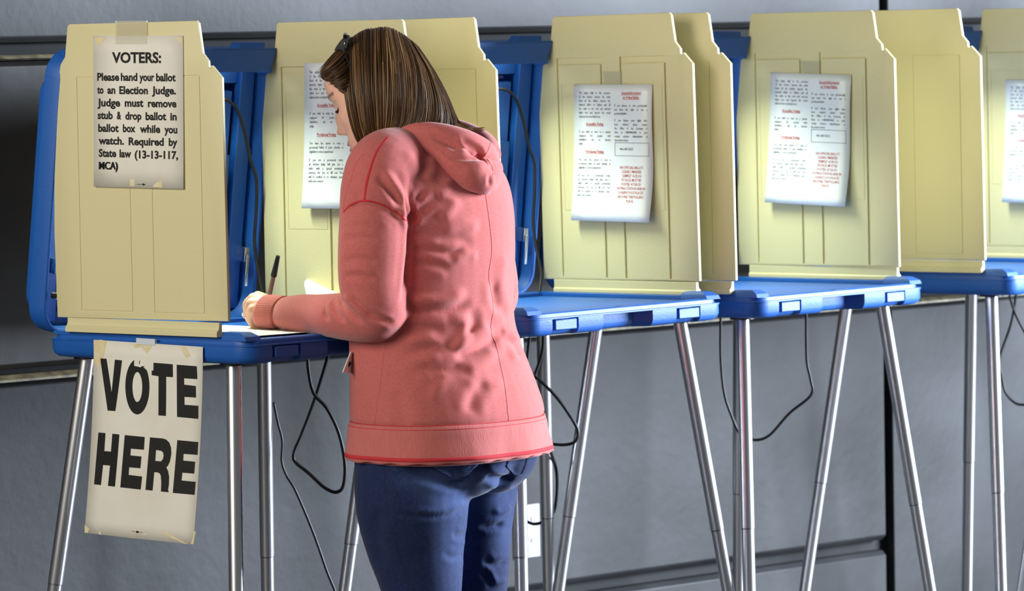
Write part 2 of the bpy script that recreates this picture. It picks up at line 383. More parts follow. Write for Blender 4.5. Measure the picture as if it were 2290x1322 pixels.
    # legs in two lengths, sleeved
    for X, fb in ((-1, 'f'), (1, 'f'), (-1, 'b'), (1, 'b')):
        y0, y1 = (-.194, -.290) if fb == 'f' else (.213, .327)
        top, foot = Vector((X * .2446, y0, .953)), Vector((X * .352, y1, 0.0))
        joint = top.lerp(foot, .47)
        bm = bmesh.new(); tube(bm, [top, joint], .0148, 20); lg = obj('leg', bm, M['alu'], root)
        bm = bmesh.new(); tube(bm, [joint + (foot - joint) * .006, foot + (joint - foot) * .03], .0138, 20); obj('leg_extension', bm, M['alu'], lg)
        bm = bmesh.new(); tube(bm, [joint - (foot - joint) * .002, joint + (foot - joint) * .006], .0141, 20); obj('joint_ring', bm, M['alu_dark'], lg)
        bm = bmesh.new(); tube(bm, [foot + (joint - foot) * .05, foot], [.0165, .0175], 16); obj('rubber_foot', bm, M['black'], lg)
        bm = bmesh.new(); tube(bm, [top + Vector((0, 0, .002)), top - Vector((0, 0, .006))], .027, 16); obj('leg_socket', bm, M['black'], lg)
    # lamp cord hanging down inside the lid
    bm = bmesh.new()
    pts = [LP(*q) for q in ((.08, .455, .008), (.1225, .460, .004), (.1671, .4574, .003), (.1984, .4376, .002), (.2256, .3865, -.001), (.245, .3306, -.003), (.260, .2928, -.009), (.265, .2277, -.010), (.267, .1626, -.010), (.269, .1061, -.024), (.266, .0582, -.045), (.25, .018, -.06))]
    tube(bm, spline(pts, 40), .0034, 8); tube(bm, [LP(.07, .455, .010), LP(.128, .460, .004)], [.012, .006], 10)
    obj('lamp_cord', bm, M['black'], root)
    for s in (-1, 1):
        bm = bmesh.new(); box(bm, s * .262 - .006, s * .262 + .006, .120, .150, .004, .030, LP)
        loft(bm, [[LP(s * .262 + dx, h, d) for dx, d in ((-.004, 0), (.004, 0), (.004, .003), (-.004, .003))] for h, d in ((.135, 0), (.07, -.02))])
        obj('hinge_bracket', bm, M['silver'], lid, bevel=.001)
    bm = bmesh.new()
    tube(bm, [(-.283, .272, 1.072), (-.262, .258, 1.070)], .0065, 10); tube(bm, [(-.262, .258, 1.070), (-.20, .246, 1.062)], .003, 8)
    obj('lid_catch', bm, M['black'], lid)
    return root

BOOTHS = [(-.513, 8.870, 48.19, .40, .39, 1.97, .16), (.043, 9.484, 44.96, -.21, .74, -.94, .09), (.511, 9.922, 47.85, .14, .44, .36, -.65),
          (1.107, 10.549, 48.38, .04, .40, -.57, .05), (1.685, 11.06, 48.0, 0, .4, 0, 0)]
BLABEL = ['leftmost blue voting booth, nearest, with the voters sign and hanging poster',
          'second blue voting booth from the left, directly behind the woman in pink',
          'third blue voting booth from the left, right of the one behind the woman',
          'fourth blue voting booth, cut off by the right edge of the picture',
          'farthest voting booth, only one slanting aluminium leg showing at bottom right']
proto = make_booth(); BM = []; ROOTS = []
for i, (bx, by, yaw, t3, t4, dl, dr) in enumerate(BOOTHS):
    o = proto if i == 0 else copy_tree(proto)
    m = Matrix.Translation((bx, by, 1)) @ Matrix.Rotation(R(yaw), 4, 'Z') @ Matrix.Rotation(R(t3), 4, 'Y') @ Matrix.Rotation(R(-t4), 4, 'X') @ Matrix.Translation((0, 0, -1))
    o.matrix_world = m; BM.append(m); ROOTS.append(o); tag(o, BLABEL[i], 'voting booth', 'voting booths in a row along the wall')
    sc = [c for c in o.children if c.name.startswith('privacy_screen')]
    for c in sc: c.rotation_euler = (0, 0, R(dl if c.location.x < 0 else dr))

# ------------------------------------------------------------------ notices on the screens
NW, NH = .233, .294
def notice_bend(k):                     # u from the left as read, v from the top down (negative); local x = u, y = out, z = v
    def f(uv):
        u, v = uv[:, 0], uv[:, 1]; t = np.clip(-v / NH, 0, 1)
        out = .0022 + k * (.016 * t ** 2.2 + .0035 * np.sin(t * 7.0) * (u / NW)) 
        return np.stack([u - NW / 2, -out, v - .0], 1)
    return f
TXT_L = [(.930, "The judge shall in the presence"), (.901, "of the elector remove the stubs"), (.872, "from all the ballots, deposit the"), (.843, "unvoted ballot or ballots and all"), (.814, "the stubs in the void and unvoted"), (.785, "ballot box and deposit the voted"), (.756, "ballots in the voted ballot box.", 'l'),
         (.645, "If you wish to vote on a system"), (.616, "equipped for people with"), (.587, "disabilities, ask an election"), (.558, "judge.", 'l'),
         (.440, "You have the option to vote a"), (.411, "provisional ballot if your identity or"), (.382, "eligibility to vote is questioned.", 'l'),
         (.325, "If you are a provisional voter,"), (.296, "an election judge will give you a"), (.267, "ballot with a special provisional"), (.238, "envelope for you to fill out. You"), (.209, "will be notified as to whether your"), (.180, "ballot was counted.", 'l')]
TXT_R = [(.838, "If you choose to vote provisionally,"), (.809, "you have the right to cast a"), (.780, "provisional ballot.", 'l'),
         (.730, "If you believe your rights have"), (.701, "been violated, please contact"), (.672, "the Office of the Secretary of"), (.643, "State at 1-888-884-8683 or your"), (.614, "county election administrator at"), (.585, "the number below.", 'l')]
RED_R = ["AN OFFICIAL BALLOT,", "CLEARLY MARKED", "\u201cSAMPLE\u201d ACROSS", "ITS FACE, MUST BE", "POSTED AT EACH", "VOTING STATION AND IN", "CONSPICUOUS PLACES", "AROUND THE POLLING", "PLACE."]
def make_notice(k):
    bend = notice_bend(k)
    o = sheet('voting_rights_notice', bend, lambda a, b: (a * NW, -b * NH), 6, 16, M['paper'])
    lift = lambda uv: bend(uv) - np.array([0, .0007, 0])
    p = Print(); hh = NH * .0178
    for q in TXT_L: p.line(q[1], .066 * NW, .472 * NW, -(1 - q[0]) * NH, hh, .72, .006, 'left' if len(q) > 2 else 'justify')
    for q in TXT_R: p.line(q[1], .525 * NW, .945 * NW, -(1 - q[0]) * NH, hh, .72, .006, 'left' if len(q) > 2 else 'justify')
    p.line("406-447-8335", .59 * NW, .83 * NW, -(1 - .520) * NH, hh * 1.1, .85, .004, 'left')
    x0, x1, y0, y1, t = .525 * NW, .955 * NW, -.522 * NH, -.424 * NH, .0009
    for r in ((x0, x1, y0, y0 + t), (x0, x1, y1 - t, y1), (x0, x0 + t, y0, y1), (x1 - t, x1, y0, y1)): p.rect(*r)
    link('printed_text', p.mesh('printed_text', lift), M['ink_grey'], o, False)
    p = Print()
    for y, t, a, b in ((.700, "Accessible Voting:", .10, .44), (.498, "Provisional Voting:", .10, .44), (.928, "General Information", .545, .925), (.896, "on Voting Rights.", .545, .925)):
        e = p.line(t, a * NW, b * NW, -(1 - y) * NH, hh * 1.2, .8, .018, 'c'); p.rect(e[0], e[1], -(1 - y) * NH - .0017, -(1 - y) * NH - .0009)
    for i, t in enumerate(RED_R): p.line(t, .50 * NW, .97 * NW, -(1 - .385 + i * .0305) * NH, hh * 1.15, .82, .010, 'c')
    link('red_text', p.mesh('red_text', lift), M['ink_red'], o, False)['label'] = 'red printed headings and warning'
    bm = bmesh.new(); box(bm, -.03, .024, -.0014, -.0004, -.004, .028); obj('tape', bm, M['tape'], o)
    return o
NOTICES = [(0, .1195, 1.518, .0), (1, .1355, 1.4523, .9), (2, .1400, 1.4635, 2.1), (3, .1310, 1.4295, 1.0)]
NLABEL = ['white voting rights notice half hidden behind the woman\u2019s face and shoulder',
          'white voting rights notice on the tan screen just right of the woman',
          'white voting rights notice on the third booth, tilted slightly clockwise',
          'white voting rights notice cut off by the right edge of the picture']
n0 = None
for i, (b, y, z, tilt) in enumerate(NOTICES):
    o = make_notice(1.0) if n0 is None else copy_tree(n0)
    n0 = n0 or o
    # on the right-hand screen's inner face: reading direction is -Y, out of the face is -X
    loc = Matrix.Translation((PX - .0042, y - NW / 2, z)) @ Matrix(((0, 1, 0, 0), (-1, 0, 0, 0), (0, 0, 1, 0), (0, 0, 0, 1))) @ Matrix.Rotation(R(tilt), 4, 'Y')
    a = R(BOOTHS[b][6]); piv = Matrix.Translation((PX, PY, 0)) @ Matrix.Rotation(a, 4, 'Z') @ Matrix.Translation((-PX, -PY, 0))
    o.matrix_world = BM[b] @ piv @ loc
    tag(o, NLABEL[i], 'notice', 'voting rights notices taped inside the booths')

# the voters sign on the outside of the first booth
SW, SH = .2405, .292
def sign_bend(uv):
    u, v = uv[:, 0], uv[:, 1]
    return np.stack([u - SW / 2, -(.0016 + .003 * np.clip(-v / SH, 0, 1) ** 2), v], 1)
sg = sheet('voters_sign', sign_bend, lambda a, b: (a * SW, -b * SH), 4, 8, M['card'], .0008)
p = Print(); q = lambda x, y: ((x - 22) / 718 * SW + 0, -(y - 18) / 1250 * SH)   # sign proportions, measured on the sign
def qx(x, y): return ((x - (22 + (y - 18) * .028)) / 712) * SW, -((y - 18 - (x - 22) * .018) / 1254) * SH
def sgline(words, h, bold):
    for t, xa, xb, yb in words:
        a = qx(xa, yb); b = qx(xb, yb); p.word(t, a[0], b[0], a[1], h * SH / 1254, bold, 3)
S_ = [[("VOTERS:", 180, 570, 243)],
      [("Please", 64, 240, 390), ("hand", 254, 385, 393), ("your", 402, 519, 396), ("ballot", 534, 687, 400)],
      [("to", 66, 117, 497), ("an", 148, 212, 499), ("Election", 244, 471, 502), ("Judge.", 503, 692, 506)],
      [("Judge", 70, 253, 603), ("must", 290, 438, 607), ("remove", 474, 698, 612)],
      [("stub", 75, 196, 708), ("&", 229, 264, 711), ("drop", 297, 425, 714), ("ballot", 458, 621, 718), ("in", 653, 703, 721)],
      [("ballot", 82, 246, 814), ("box", 280, 380, 817), ("while", 415, 576, 822), ("you", 609, 710, 827)],
      [("watch.", 88, 291, 918), ("Required", 329, 607, 925), ("by", 646, 714, 931)],
      [("State", 92, 232, 1022), ("law", 259, 352, 1026), ("(13-13-117,", 380, 722, 1033)],
      [("MCA)", 98, 247, 1127)]]
for i, l in enumerate(S_): sgline(l, 84 if i == 0 else 62, .034 if i < 8 else .012)
for dx in (-3, 3): sgline([(t, xa + dx, xb + dx, yb) for t, xa, xb, yb in S_[8]], 62, .012)
p.rect(*[.49 * SW, .535 * SW, -.978 * SH, -.975 * SH]); p.poly([[(.54 * SW, -.977 * SH), (.56 * SW, -.970 * SH), (.585 * SW, -.977 * SH), (.56 * SW, -.984 * SH)]])
link('printed_text', p.mesh('printed_text', lambda uv: sign_bend(uv) - np.array([0, .0009, 0])), M['ink'], sg, False)
def patch(name, parent, bend, rects, m, lift):
    if len(rects) > 1:
        for r in rects: o = patch(name, parent, bend, [r], m, lift); o['label'] = 'yellowed tape mark'
        return o
    pr = Print()
    for r in rects: pr.poly([r]) if isinstance(r, list) else pr.rect(*r)
    return link(name, pr.mesh(name, lambda uv: bend(uv) - np.array([0, lift, 0])), m, parent, False)
patch('tape_residue', sg, sign_bend, [[(.02 * SW, -.012 * SH), (.15 * SW, -.012 * SH), (.07 * SW, -.065 * SH), (.03 * SW, -.05 * SH)], [(.90 * SW, -.012 * SH), (.99 * SW, -.012 * SH), (.99 * SW, -.055 * SH)], (.41 * SW, .46 * SW, -.99 * SH, -.945 * SH), [(.66 * SW, -.99 * SH), (.77 * SW, -.995 * SH), (.76 * SW, -.95 * SH), (.70 * SW, -.965 * SH)]], M['stain'], .0006)['label'] = 'yellowed tape marks'
bm = bmesh.new(); box(bm, -.058, .026, -.0034, -.0006, -.016, .0285); obj('tape', bm, M['tape'], sg, bevel=.0003)['label'] = 'clear tape over the top edge'
left = lambda y, z, x, tilt: Matrix.Translation((x, y - SW / 2, z)) @ Matrix(((0, 1, 0, 0), (-1, 0, 0, 0), (0, 0, 1, 0), (0, 0, 0, 1))) @ Matrix.Rotation(R(tilt), 4, 'Y')
a = R(BOOTHS[0][5]); piv = Matrix.Translation((-PX, PY, 0)) @ Matrix.Rotation(a, 4, 'Z') @ Matrix.Translation((PX, -PY, 0))
sg.matrix_world = BM[0] @ piv @ left(.1255, 1.5765, -PX - .0042, .9)
tag(sg, 'cream sign headed VOTERS taped to the front of the leftmost tan screen', 'sign')

# VOTE HERE poster hanging from the tray edge
VW, VH = .302, .374
def vote_bend(uv):
    u, v = uv[:, 0], uv[:, 1]; t = np.clip(-v / VH, -.05, 1)
    return np.stack([u - VW / 2 + .0 * t, -(.0015 + .030 * np.clip(t, 0, 1) ** 1.7 + .004 * np.sin(np.pi * u / VW) * t), v], 1)
def vote_outline(a, b): return (a * VW, -b * VH)
po = sheet('vote_here_poster', vote_bend, vote_outline, 8, 14, M['card'], .0012)
PC = np.array([(203, 764), (447, 774), (440, 1209), (184, 1192)], float)
def quad_uv(x, y):                     # position on the poster as fractions of its width and height
    u = v = .5
    for _ in range(12):
        P_ = PC[0] * (1 - u) * (1 - v) + PC[1] * u * (1 - v) + PC[2] * u * v + PC[3] * (1 - u) * v
        du = (PC[1] - PC[0]) * (1 - v) + (PC[2] - PC[3]) * v; dv = (PC[3] - PC[0]) * (1 - u) + (PC[2] - PC[1]) * u
        e = np.array([x, y]) - P_; det = du[0] * dv[1] - du[1] * dv[0]
        u += (e[0] * dv[1] - e[1] * dv[0]) / det; v += (du[0] * e[1] - du[1] * e[0]) / det
    return u * VW, -v * VH
ka = lambda L: [quad_uv(180 + x / 5.396, 755 + y / 5.396) for x, y in L]
kb = lambda L: [quad_uv(180 + x / 4.989, 950 + y / 4.989) for x, y in L]
p = Print()
p.poly([ka([(200, 270), (275, 272), (333, 678), (380, 280), (467, 287), (380, 896), (283, 892), (205, 330)])])
ell = lambda cx, cy, rx, ry, a0, a1, n: [(cx + rx * math.cos(R(a0 + (a1 - a0) * k / n)), cy + ry * math.sin(R(a0 + (a1 - a0) * k / n))) for k in range(n + 1)]
p.poly([ka([(616, 277), (614, 348), (640, 354), (665, 357), (690, 366), (712, 350), (745, 352), (728, 362), (750, 380), (768, 398)] + ell(653, 600, 148, 328, -38, 238, 40)), ka(ell(653, 601, 61, 179, 0, 350, 35))])
p.poly([ka([(684, 283), (690, 290), (682, 305), (684, 330), (676, 325), (676, 300)])])
p.poly([ka([(852, 305), (1083, 318), (1085, 472), (1003, 470), (1005, 936), (915, 932), (912, 465), (830, 455), (828, 402), (850, 398)])])
p.poly([ka([(1131, 322), (1370, 334), (1376, 488), (1218, 482), (1220, 558), (1358, 570), (1362, 708), (1224, 703), (1226, 797), (1391, 805), (1393, 961), (1140, 944)])])
p.poly([kb([(155, 97), (238, 102), (228, 300), (308, 304), (320, 106), (402, 112), (369, 688), (285, 682), (302, 458), (217, 454), (199, 676), (116, 670)])])
p.poly([kb([(466, 117), (696, 131), (692, 272), (540, 264), (537, 338), (666, 347), (659, 476), (528, 470), (525, 553), (683, 566), (673, 710), (434, 693)])])
p.poly([kb([(757, 133), (900, 141), (940, 152), (975, 185), (997, 240), (1002, 310), (990, 390), (970, 438), (952, 458), (975, 500), (988, 560), (990, 640), (984, 700), (992, 730), (906, 724), (904, 620), (895, 550), (880, 525), (858, 517), (819, 514), (810, 717), (729, 711)]),
        kb([(829, 270), (885, 277), (910, 295), (918, 330), (910, 370), (890, 394), (825, 390)])])
p.poly([kb([(1064, 155), (1295, 170), (1292, 311), (1138, 304), (1137, 378), (1269, 386), (1264, 517), (1133, 511), (1128, 596), (1285, 607), (1279, 750), (1039, 735)])])
p.poly([kb([(640, 1175), (662, 1162), (688, 1175), (662, 1190)])]); p.poly([kb([(598, 1168), (630, 1169), (630, 1173), (598, 1172)])]); p.poly([kb([(694, 1175), (722, 1177), (722, 1181), (694, 1179)])])
link('printed_text', p.mesh('printed_text', lambda uv: vote_bend(uv) - np.array([0, .0012, 0])), M['ink'], po, False)
patch('tape_residue', po, vote_bend, [ka([(122, 60), (215, 45), (285, 60), (235, 250), (180, 375), (125, 330)]), ka([(600, 85), (838, 90), (830, 130), (770, 200), (700, 120), (630, 140)]), ka([(1170, 105), (1240, 105), (1300, 215), (1240, 240)]),
      kb([(20, 1120), (80, 1165), (60, 1208), (22, 1205)]), kb([(200, 1185), (520, 1180), (690, 1200), (1000, 1170), (1150, 1250), (1240, 1290), (600, 1240), (200, 1220)]), kb([(1300, 1150), (1315, 1150), (1300, 1290), (1270, 1290)])], M['stain'], .0008)['label'] = 'yellowed tape marks'
bm = bmesh.new(); box(bm, -.030, .022, -.0035, .002, -.003, .009); obj('tape', bm, M['foil'], po)['label'] = 'shiny clear tape'
po.matrix_world = BM[0] @ Matrix.Translation((-HW - .0035, -.0165, .9865)) @ Matrix(((0, 1, 0, 0), (-1, 0, 0, 0), (0, 0, 1, 0), (0, 0, 0, 1))) @ Matrix.Rotation(R(1.0), 4, 'Y')
tag(po, 'large worn cream poster reading VOTE HERE hanging from the blue tray edge', 'poster')

# ------------------------------------------------------------------ the person
PSI = R(48); LR = Vector((math.cos(PSI), math.sin(PSI), 0)); FW = Vector((-math.sin(PSI), math.cos(PSI), 0)); UP = Vector((0, 0, 1))
person = empty('person', at(1003, 1900, 8.69)); PL = Vector((person.location.x, person.location.y, 0)); person.location = PL
def rel(me):
    P = coords(me); set_coords(me, P - np.array(PL)); return me
def ring(c, a, b, yaw=0.0, e=2.3, n=44, back=0.0):
    c = Vector(c); ca, sa = math.cos(yaw), math.sin(yaw); A = LR * ca + FW * sa; B = FW * ca - LR * sa
    out = []
    for k in range(n):
        t = 2 * math.pi * k / n; x, y = math.cos(t), math.sin(t)
        x = math.copysign(abs(x) ** (2 / e), x); y = math.copysign(abs(y) ** (2 / e), y)
        out.append(c + A * (a * x) + B * (b * y))
    return out
def rings_from(keys, n):               # keys: (px, py, depth, a, b, e) -> n smooth rings
    K = spline(keys, n); return [ring(at(k[0], k[1], k[2]), k[3], k[4], 0, k[5]) for k in K]
def limb(bm, keys, n=24, seg=20):      # keys: (px, py, depth, radius)
    K = spline(keys, n); tube(bm, [at(*k[:3]) for k in K], [k[3] for k in K], seg)
def brush(me, line, width, amount, shape='groove', side=None, near=None):
    """push a crease, a ridge or a step along a line drawn on the cloth; the points that face the line's side of the body move along their normal"""
    P, N = coords(me), normals(me); Q = project(P + np.array(PL))
    L = spline(line, 60); view = np.array([0, EYE * 0 + 1, 0]); facing = -N[:, 1]
    D = ((Q[:, None, :] - L[None]) ** 2).sum(2); j = D.argmin(1); d = np.sqrt(D[np.arange(len(Q)), j])
    t = j / 59.0; taper = np.clip(np.minimum(t, 1 - t) / .22, 0, 1); taper = taper * taper * (3 - 2 * taper)
    ok = np.clip((facing + .05) / .25, 0, 1)
    if near is not None:
        dep = P[:, 1] + PL.y; ok = ok * ((dep > near[0]) & (dep < near[1]))
    if shape == 'fold':                 # deep where it starts, running out
        taper = (1 - t) ** .8 * np.clip(t / .04, .3, 1); wgt = np.exp(-d / (width * .75)) - .55 * np.exp(-((d - 2.1 * width) / (1.1 * width)) ** 2)
    elif shape == 'crease': wgt = np.exp(-d / (width * .75)) - .5 * np.exp(-((d - 2.1 * width) / (1.1 * width)) ** 2)
    elif shape == 'groove': wgt = np.exp(-(d / width) ** 2) * 1.0 - .38 * np.exp(-((d - 1.9 * width) / width) ** 2)
    elif shape == 'ridge': wgt = -np.exp(-(d / width) ** 2)
    else:                               # a step: one side of the line stands over the other
        tan = np.gradient(L, axis=0)[j]; s = (Q[:, 0] - L[j, 0]) * tan[:, 1] - (Q[:, 1] - L[j, 1]) * tan[:, 0]
        s /= np.hypot(tan[:, 0], tan[:, 1]) + 1e-9
        wgt = np.where(s < 0, np.exp(-(s / (width * .45)) ** 2), -.55 * np.exp(-(s / (width * 1.6)) ** 2)) * np.exp(-np.clip(d - np.abs(s), 0, None) / width)
    set_coords(me, P - N * (amount * wgt * taper * ok)[:, None])
def soften(me, n, k=.5):
    e = np.empty(len(me.edges) * 2, np.int64); me.edges.foreach_get('vertices', e); e = e.reshape(-1, 2); P = coords(me); m = len(P)
    a = np.r_[e[:, 0], e[:, 1]]; c = np.r_[e[:, 1], e[:, 0]]; deg = np.maximum(np.bincount(a, minlength=m), 1)
    for _ in range(n):
        Q = np.stack([np.bincount(a, P[c, q], m) for q in range(3)], 1) / deg[:, None]; P = P + (Q - P) * k
    set_coords(me, P)
def on_cloth(tree, line, n, lift=.0):   # a drawn line laid on a mesh of the person
    out = []
    for q in spline(line, n):
        r = ray(q[0], q[1]).normalized(); h = tree.ray_cast(Vector((0, 0, EYE)) - PL, r)
        if h[0] is not None: out.append(h[0] + h[1] * lift)
    return out
def ribbon(name, tree, line, wid, m, parent, n=60, lift=.0001, double=False):
    pts = on_cloth(tree, line, n, lift)
    if len(pts) < 3: return None
    pts = [Vector(p) for p in pts]
    for _ in range(3):
        pts = [pts[0]] + [(pts[i - 1] + pts[i] * 2 + pts[i + 1]) / 4 for i in range(1, len(pts) - 1)] + [pts[-1]]
    bm = bmesh.new(); T = [(pts[min(i + 1, len(pts) - 1)] - pts[max(i - 1, 0)]).normalized() for i in range(len(pts))]
    rings = []
    for p, t in zip(pts, T):
        h = tree.find_nearest(p); nrm = h[1] if h[0] is not None else Vector((0, -1, 0)); sd = t.cross(nrm).normalized(); base = (h[0] if h[0] is not None else p) + nrm * lift
        rings.append([base - sd * wid - nrm * .001, base - sd * wid * .7 + nrm * .0004, base + sd * wid * .7 + nrm * .0004, base + sd * wid - nrm * .001])
    loft(bm, rings); return obj(name, bm, m, parent, True)
def tree_of(me):
    return BVHTree.FromPolygons([v.co.copy() for v in me.vertices], [tuple(p.vertices) for p in me.polygons])

# ---- hoodie: one cloth surface grown from the trunk, the shoulders and the sleeves
bm = bmesh.new()
TRUNK = [(1003, 1022, 8.69, .203, .165, 2.4), (1003, 1000, 8.69, .203, .166, 2.4), (1001, 960, 8.69, .200, .163, 2.3), (1000, 915, 8.69, .199, .162, 2.3), (991, 860, 8.69, .192, .154, 2.3),
         (977, 790, 8.69, .180, .144, 2.3), (966, 720, 8.695, .170, .138, 2.3), (966, 640, 8.70, .168, .138, 2.3), (969, 560, 8.70, .168, .137, 2.3), (966, 480, 8.70, .170, .136, 2.3), (955, 415, 8.70, .176, .128, 2.3),
         (945, 370, 8.705, .168, .112, 2.2), (936, 335, 8.71, .135, .096, 2.1), (930, 305, 8.715, .095, .085, 2.0), (924, 286, 8.72, .080, .078, 2.0)]
loft(bm, rings_from(TRUNK, 60))
limb(bm, [(905, 352, 8.655, .060), (862, 372, 8.59, .070), (842, 420, 8.555, .068), (837, 490, 8.55, .067), (834, 560, 8.540, .067), (831, 620, 8.535, .064), (837, 668, 8.532, .061), (842, 700, 8.532, .054)], 30, 24)
limb(bm, [(850, 668, 8.53, .050), (845, 700, 8.532, .053), (810, 708, 8.56, .050), (762, 707, 8.61, .045), (715, 704, 8.675, .040), (680, 702, 8.72, .0385), (652, 701, 8.755, .035), (636, 700, 8.78, .0315), (612, 698, 8.80, .031)], 30, 24)
limb(bm, [(985, 350, 8.76, .060), (1030, 372, 8.83, .068), (1050, 430, 8.86, .066), (1065, 510, 8.87, .062), (1085, 590, 8.87, .060), (1096, 650, 8.88, .058)], 24, 20)
limb(bm, [(1098, 640, 8.885, .055), (1092, 672, 8.90, .055), (1040, 690, 8.96, .050), (980, 690, 9.02, .042), (930, 690, 9.06, .035)], 20, 20)
hm = evaluated(bm, [('REMESH', dict(mode='VOXEL', voxel_size=.0031)), ('SMOOTH', dict(factor=.6, iterations=12))])
rel(hm)
# fullness and folds of the cloth
near_arm = (8.3, 8.58); near_body = (8.3, 8.95)
BR = [([(914, 488), (905, 436), (896, 408), (878, 375)], 6, .008, 'fold'), ([(916, 486), (913, 445), (917, 410), (922, 385)], 6, .007, 'fold'), ([(916, 490), (926, 460), (941, 434), (962, 415)], 6, .010, 'fold'), ([(918, 492), (945, 464), (975, 449), (1002, 447)], 7, .012, 'fold'), ([(916, 484), (895, 455), (868, 425), (850, 395)], 6, .005, 'fold'),
      ([(955, 350), (966, 378), (952, 410)], 11, .006, 'ridge'), ([(1004, 395), (996, 425), (975, 436)], 12, .006, 'ridge'), ([(1022, 440), (1005, 470), (985, 490)], 12, .006, 'ridge'), ([(905, 330), (925, 370), (928, 400)], 10, .004, 'ridge'),
      ([(917, 470), (915, 520), (912, 570), (906, 625), (897, 690)], 4, .006, 'crease'),
      ([(915, 552), (960, 560), (1005, 566), (1045, 556)], 7, .007, 'crease'), ([(925, 578), (965, 590), (1008, 600)], 7, .006, 'crease'), ([(970, 540), (1015, 535), (1060, 545)], 8, .004, 'crease'), ([(985, 515), (1030, 500), (1075, 512)], 12, .005, 'ridge'), ([(1010, 580), (1040, 570), (1070, 572)], 8, .005, 'ridge'),
      ([(898, 690), (950, 697), (1010, 692), (1060, 672)], 10, .008, 'crease'), ([(905, 664), (985, 672), (1045, 650)], 9, .006, 'ridge'), ([(1000, 712), (1035, 722), (1028, 760), (1010, 790)], 10, .006, 'ridge'), ([(1050, 690), (1062, 720), (1045, 760)], 9, .005, 'groove'),
      ([(895, 735), (950, 730), (1000, 745)], 10, .004, 'crease'), ([(1012, 800), (1050, 790), (1090, 770), (1120, 752)], 9, .010, 'crease'), ([(1022, 772), (1060, 748), (1095, 728)], 10, .007, 'ridge'), ([(1040, 830), (1080, 812), (1110, 780)], 11, .005, 'ridge'),
      ([(930, 815), (990, 828), (1040, 815)], 10, .005, 'crease'), ([(955, 850), (1010, 845), (1050, 825)], 10, .004, 'crease'), ([(1168, 792), (1150, 770), (1125, 760)], 7, .011, 'fold'), ([(1118, 742), (1140, 746), (1160, 766)], 8, .006, 'ridge'), ([(890, 795), (940, 785), (985, 772)], 10, .004, 'crease'), ([(905, 765), (950, 760), (1005, 770)], 9, .003, 'ridge'),
      ([(1105, 620), (1112, 680), (1140, 700)], 9, .006, 'groove'), ([(1128, 560), (1120, 620), (1110, 660)], 10, .004, 'ridge'), ([(1040, 870), (1080, 850), (1130, 870)], 14, .004, 'ridge'), ([(880, 870), (900, 920), (905, 960)], 14, .003, 'groove'), ([(1050, 930), (1062, 885), (1092, 850)], 12, .005, 'groove'), ([(960, 900), (985, 860), (1000, 830)], 12, .003, 'ridge')]
for l, wd, am, sh in BR: brush(hm, l, wd * 1.15, am * 1.1, sh)
soften(hm, 5)
AR = [([(775, 655), (810, 690), (850, 715), (885, 722)], 6, .006, 'groove'), ([(760, 660), (775, 690), (815, 725)], 6, .0055, 'groove'), ([(745, 664), (752, 695), (775, 725)], 5, .0045, 'groove'), ([(768, 658), (790, 680), (830, 705)], 5, .004, 'ridge'),
      ([(722, 668), (722, 695), (735, 720)], 6, .004, 'groove'), ([(700, 668), (695, 690), (700, 715)], 6, .004, 'ridge'), ([(676, 662), (650, 672), (645, 700), (662, 735)], 7, .008, 'groove'), ([(690, 664), (670, 672), (663, 690), (672, 715)], 6, .006, 'ridge'), ([(640, 672), (626, 695), (628, 728)], 5, .005, 'ridge'), ([(616, 668), (612, 700), (612, 733)], 3, .004, 'groove'),
      ([(772, 478), (800, 462), (835, 462), (880, 478), (908, 495)], 7, .003, 'groove'), ([(770, 500), (820, 490), (880, 505)], 8, .0025, 'ridge'), ([(765, 540), (800, 532), (850, 540)], 7, .0025, 'groove'), ([(762, 590), (800, 580), (850, 590)], 8, .003, 'groove'), ([(765, 620), (800, 618), (845, 628)], 7, .003, 'groove'), ([(780, 395), (800, 430), (810, 455)], 10, .003, 'groove'), ([(840, 390), (870, 420), (905, 465)], 9, .004, 'groove'), ([(855, 380), (890, 425), (915, 470)], 8, .004, 'ridge')]
for l, wd, am, sh in AR: brush(hm, l, wd * 1.1, am * 1.05, sh, near=near_arm)
soften(hm, 2)
# hem band: slightly tucked seam above the ribbing
P, N = coords(hm), normals(hm); z = P[:, 2]
zb = at(1000, 945, 8.6).z; arm = (P[:, 1] + PL.y < 8.0)
set_coords(hm, P - N * (.0035 * np.exp(-((z - zb) / .006) ** 2))[:, None])
me2 = hm
hoodie = link('hoodie', hm, M['hoodie'], person, True); hoodie['label'] = 'faded pink hooded sweatshirt'
ht = tree_of(hm)
# hood lying on the back
bm = bmesh.new()
limb(bm, [(868, 316, 8.66, .014), (890, 300, 8.645, .018), (935, 297, 8.63, .022), (985, 305, 8.62, .026), (1035, 320, 8.622, .028), (1076, 338, 8.65, .026), (1098, 352, 8.71, .020)], 26, 20)
limb(bm, [(868, 318, 8.80, .014), (900, 290, 8.82, .020), (960, 286, 8.84, .026), (1030, 303, 8.83, .030), (1080, 326, 8.77, .028), (1098, 350, 8.72, .022)], 24, 18)
limb(bm, [(890, 304, 8.638, .012), (945, 318, 8.61, .014), (985, 340, 8.60, .019), (1018, 364, 8.592, .026), (1052, 388, 8.592, .032), (1078, 404, 8.605, .028), (1086, 420, 8.63, .017)], 26, 20)
limb(bm, [(1062, 374, 8.63, .028), (1090, 376, 8.665, .028), (1101, 384, 8.70, .022), (1096, 406, 8.67, .020), (1087, 420, 8.64, .016)], 18, 18)
gm = evaluated(bm, [('REMESH', dict(mode='VOXEL', voxel_size=.0026)), ('SMOOTH', dict(factor=.6, iterations=14))]); rel(gm)
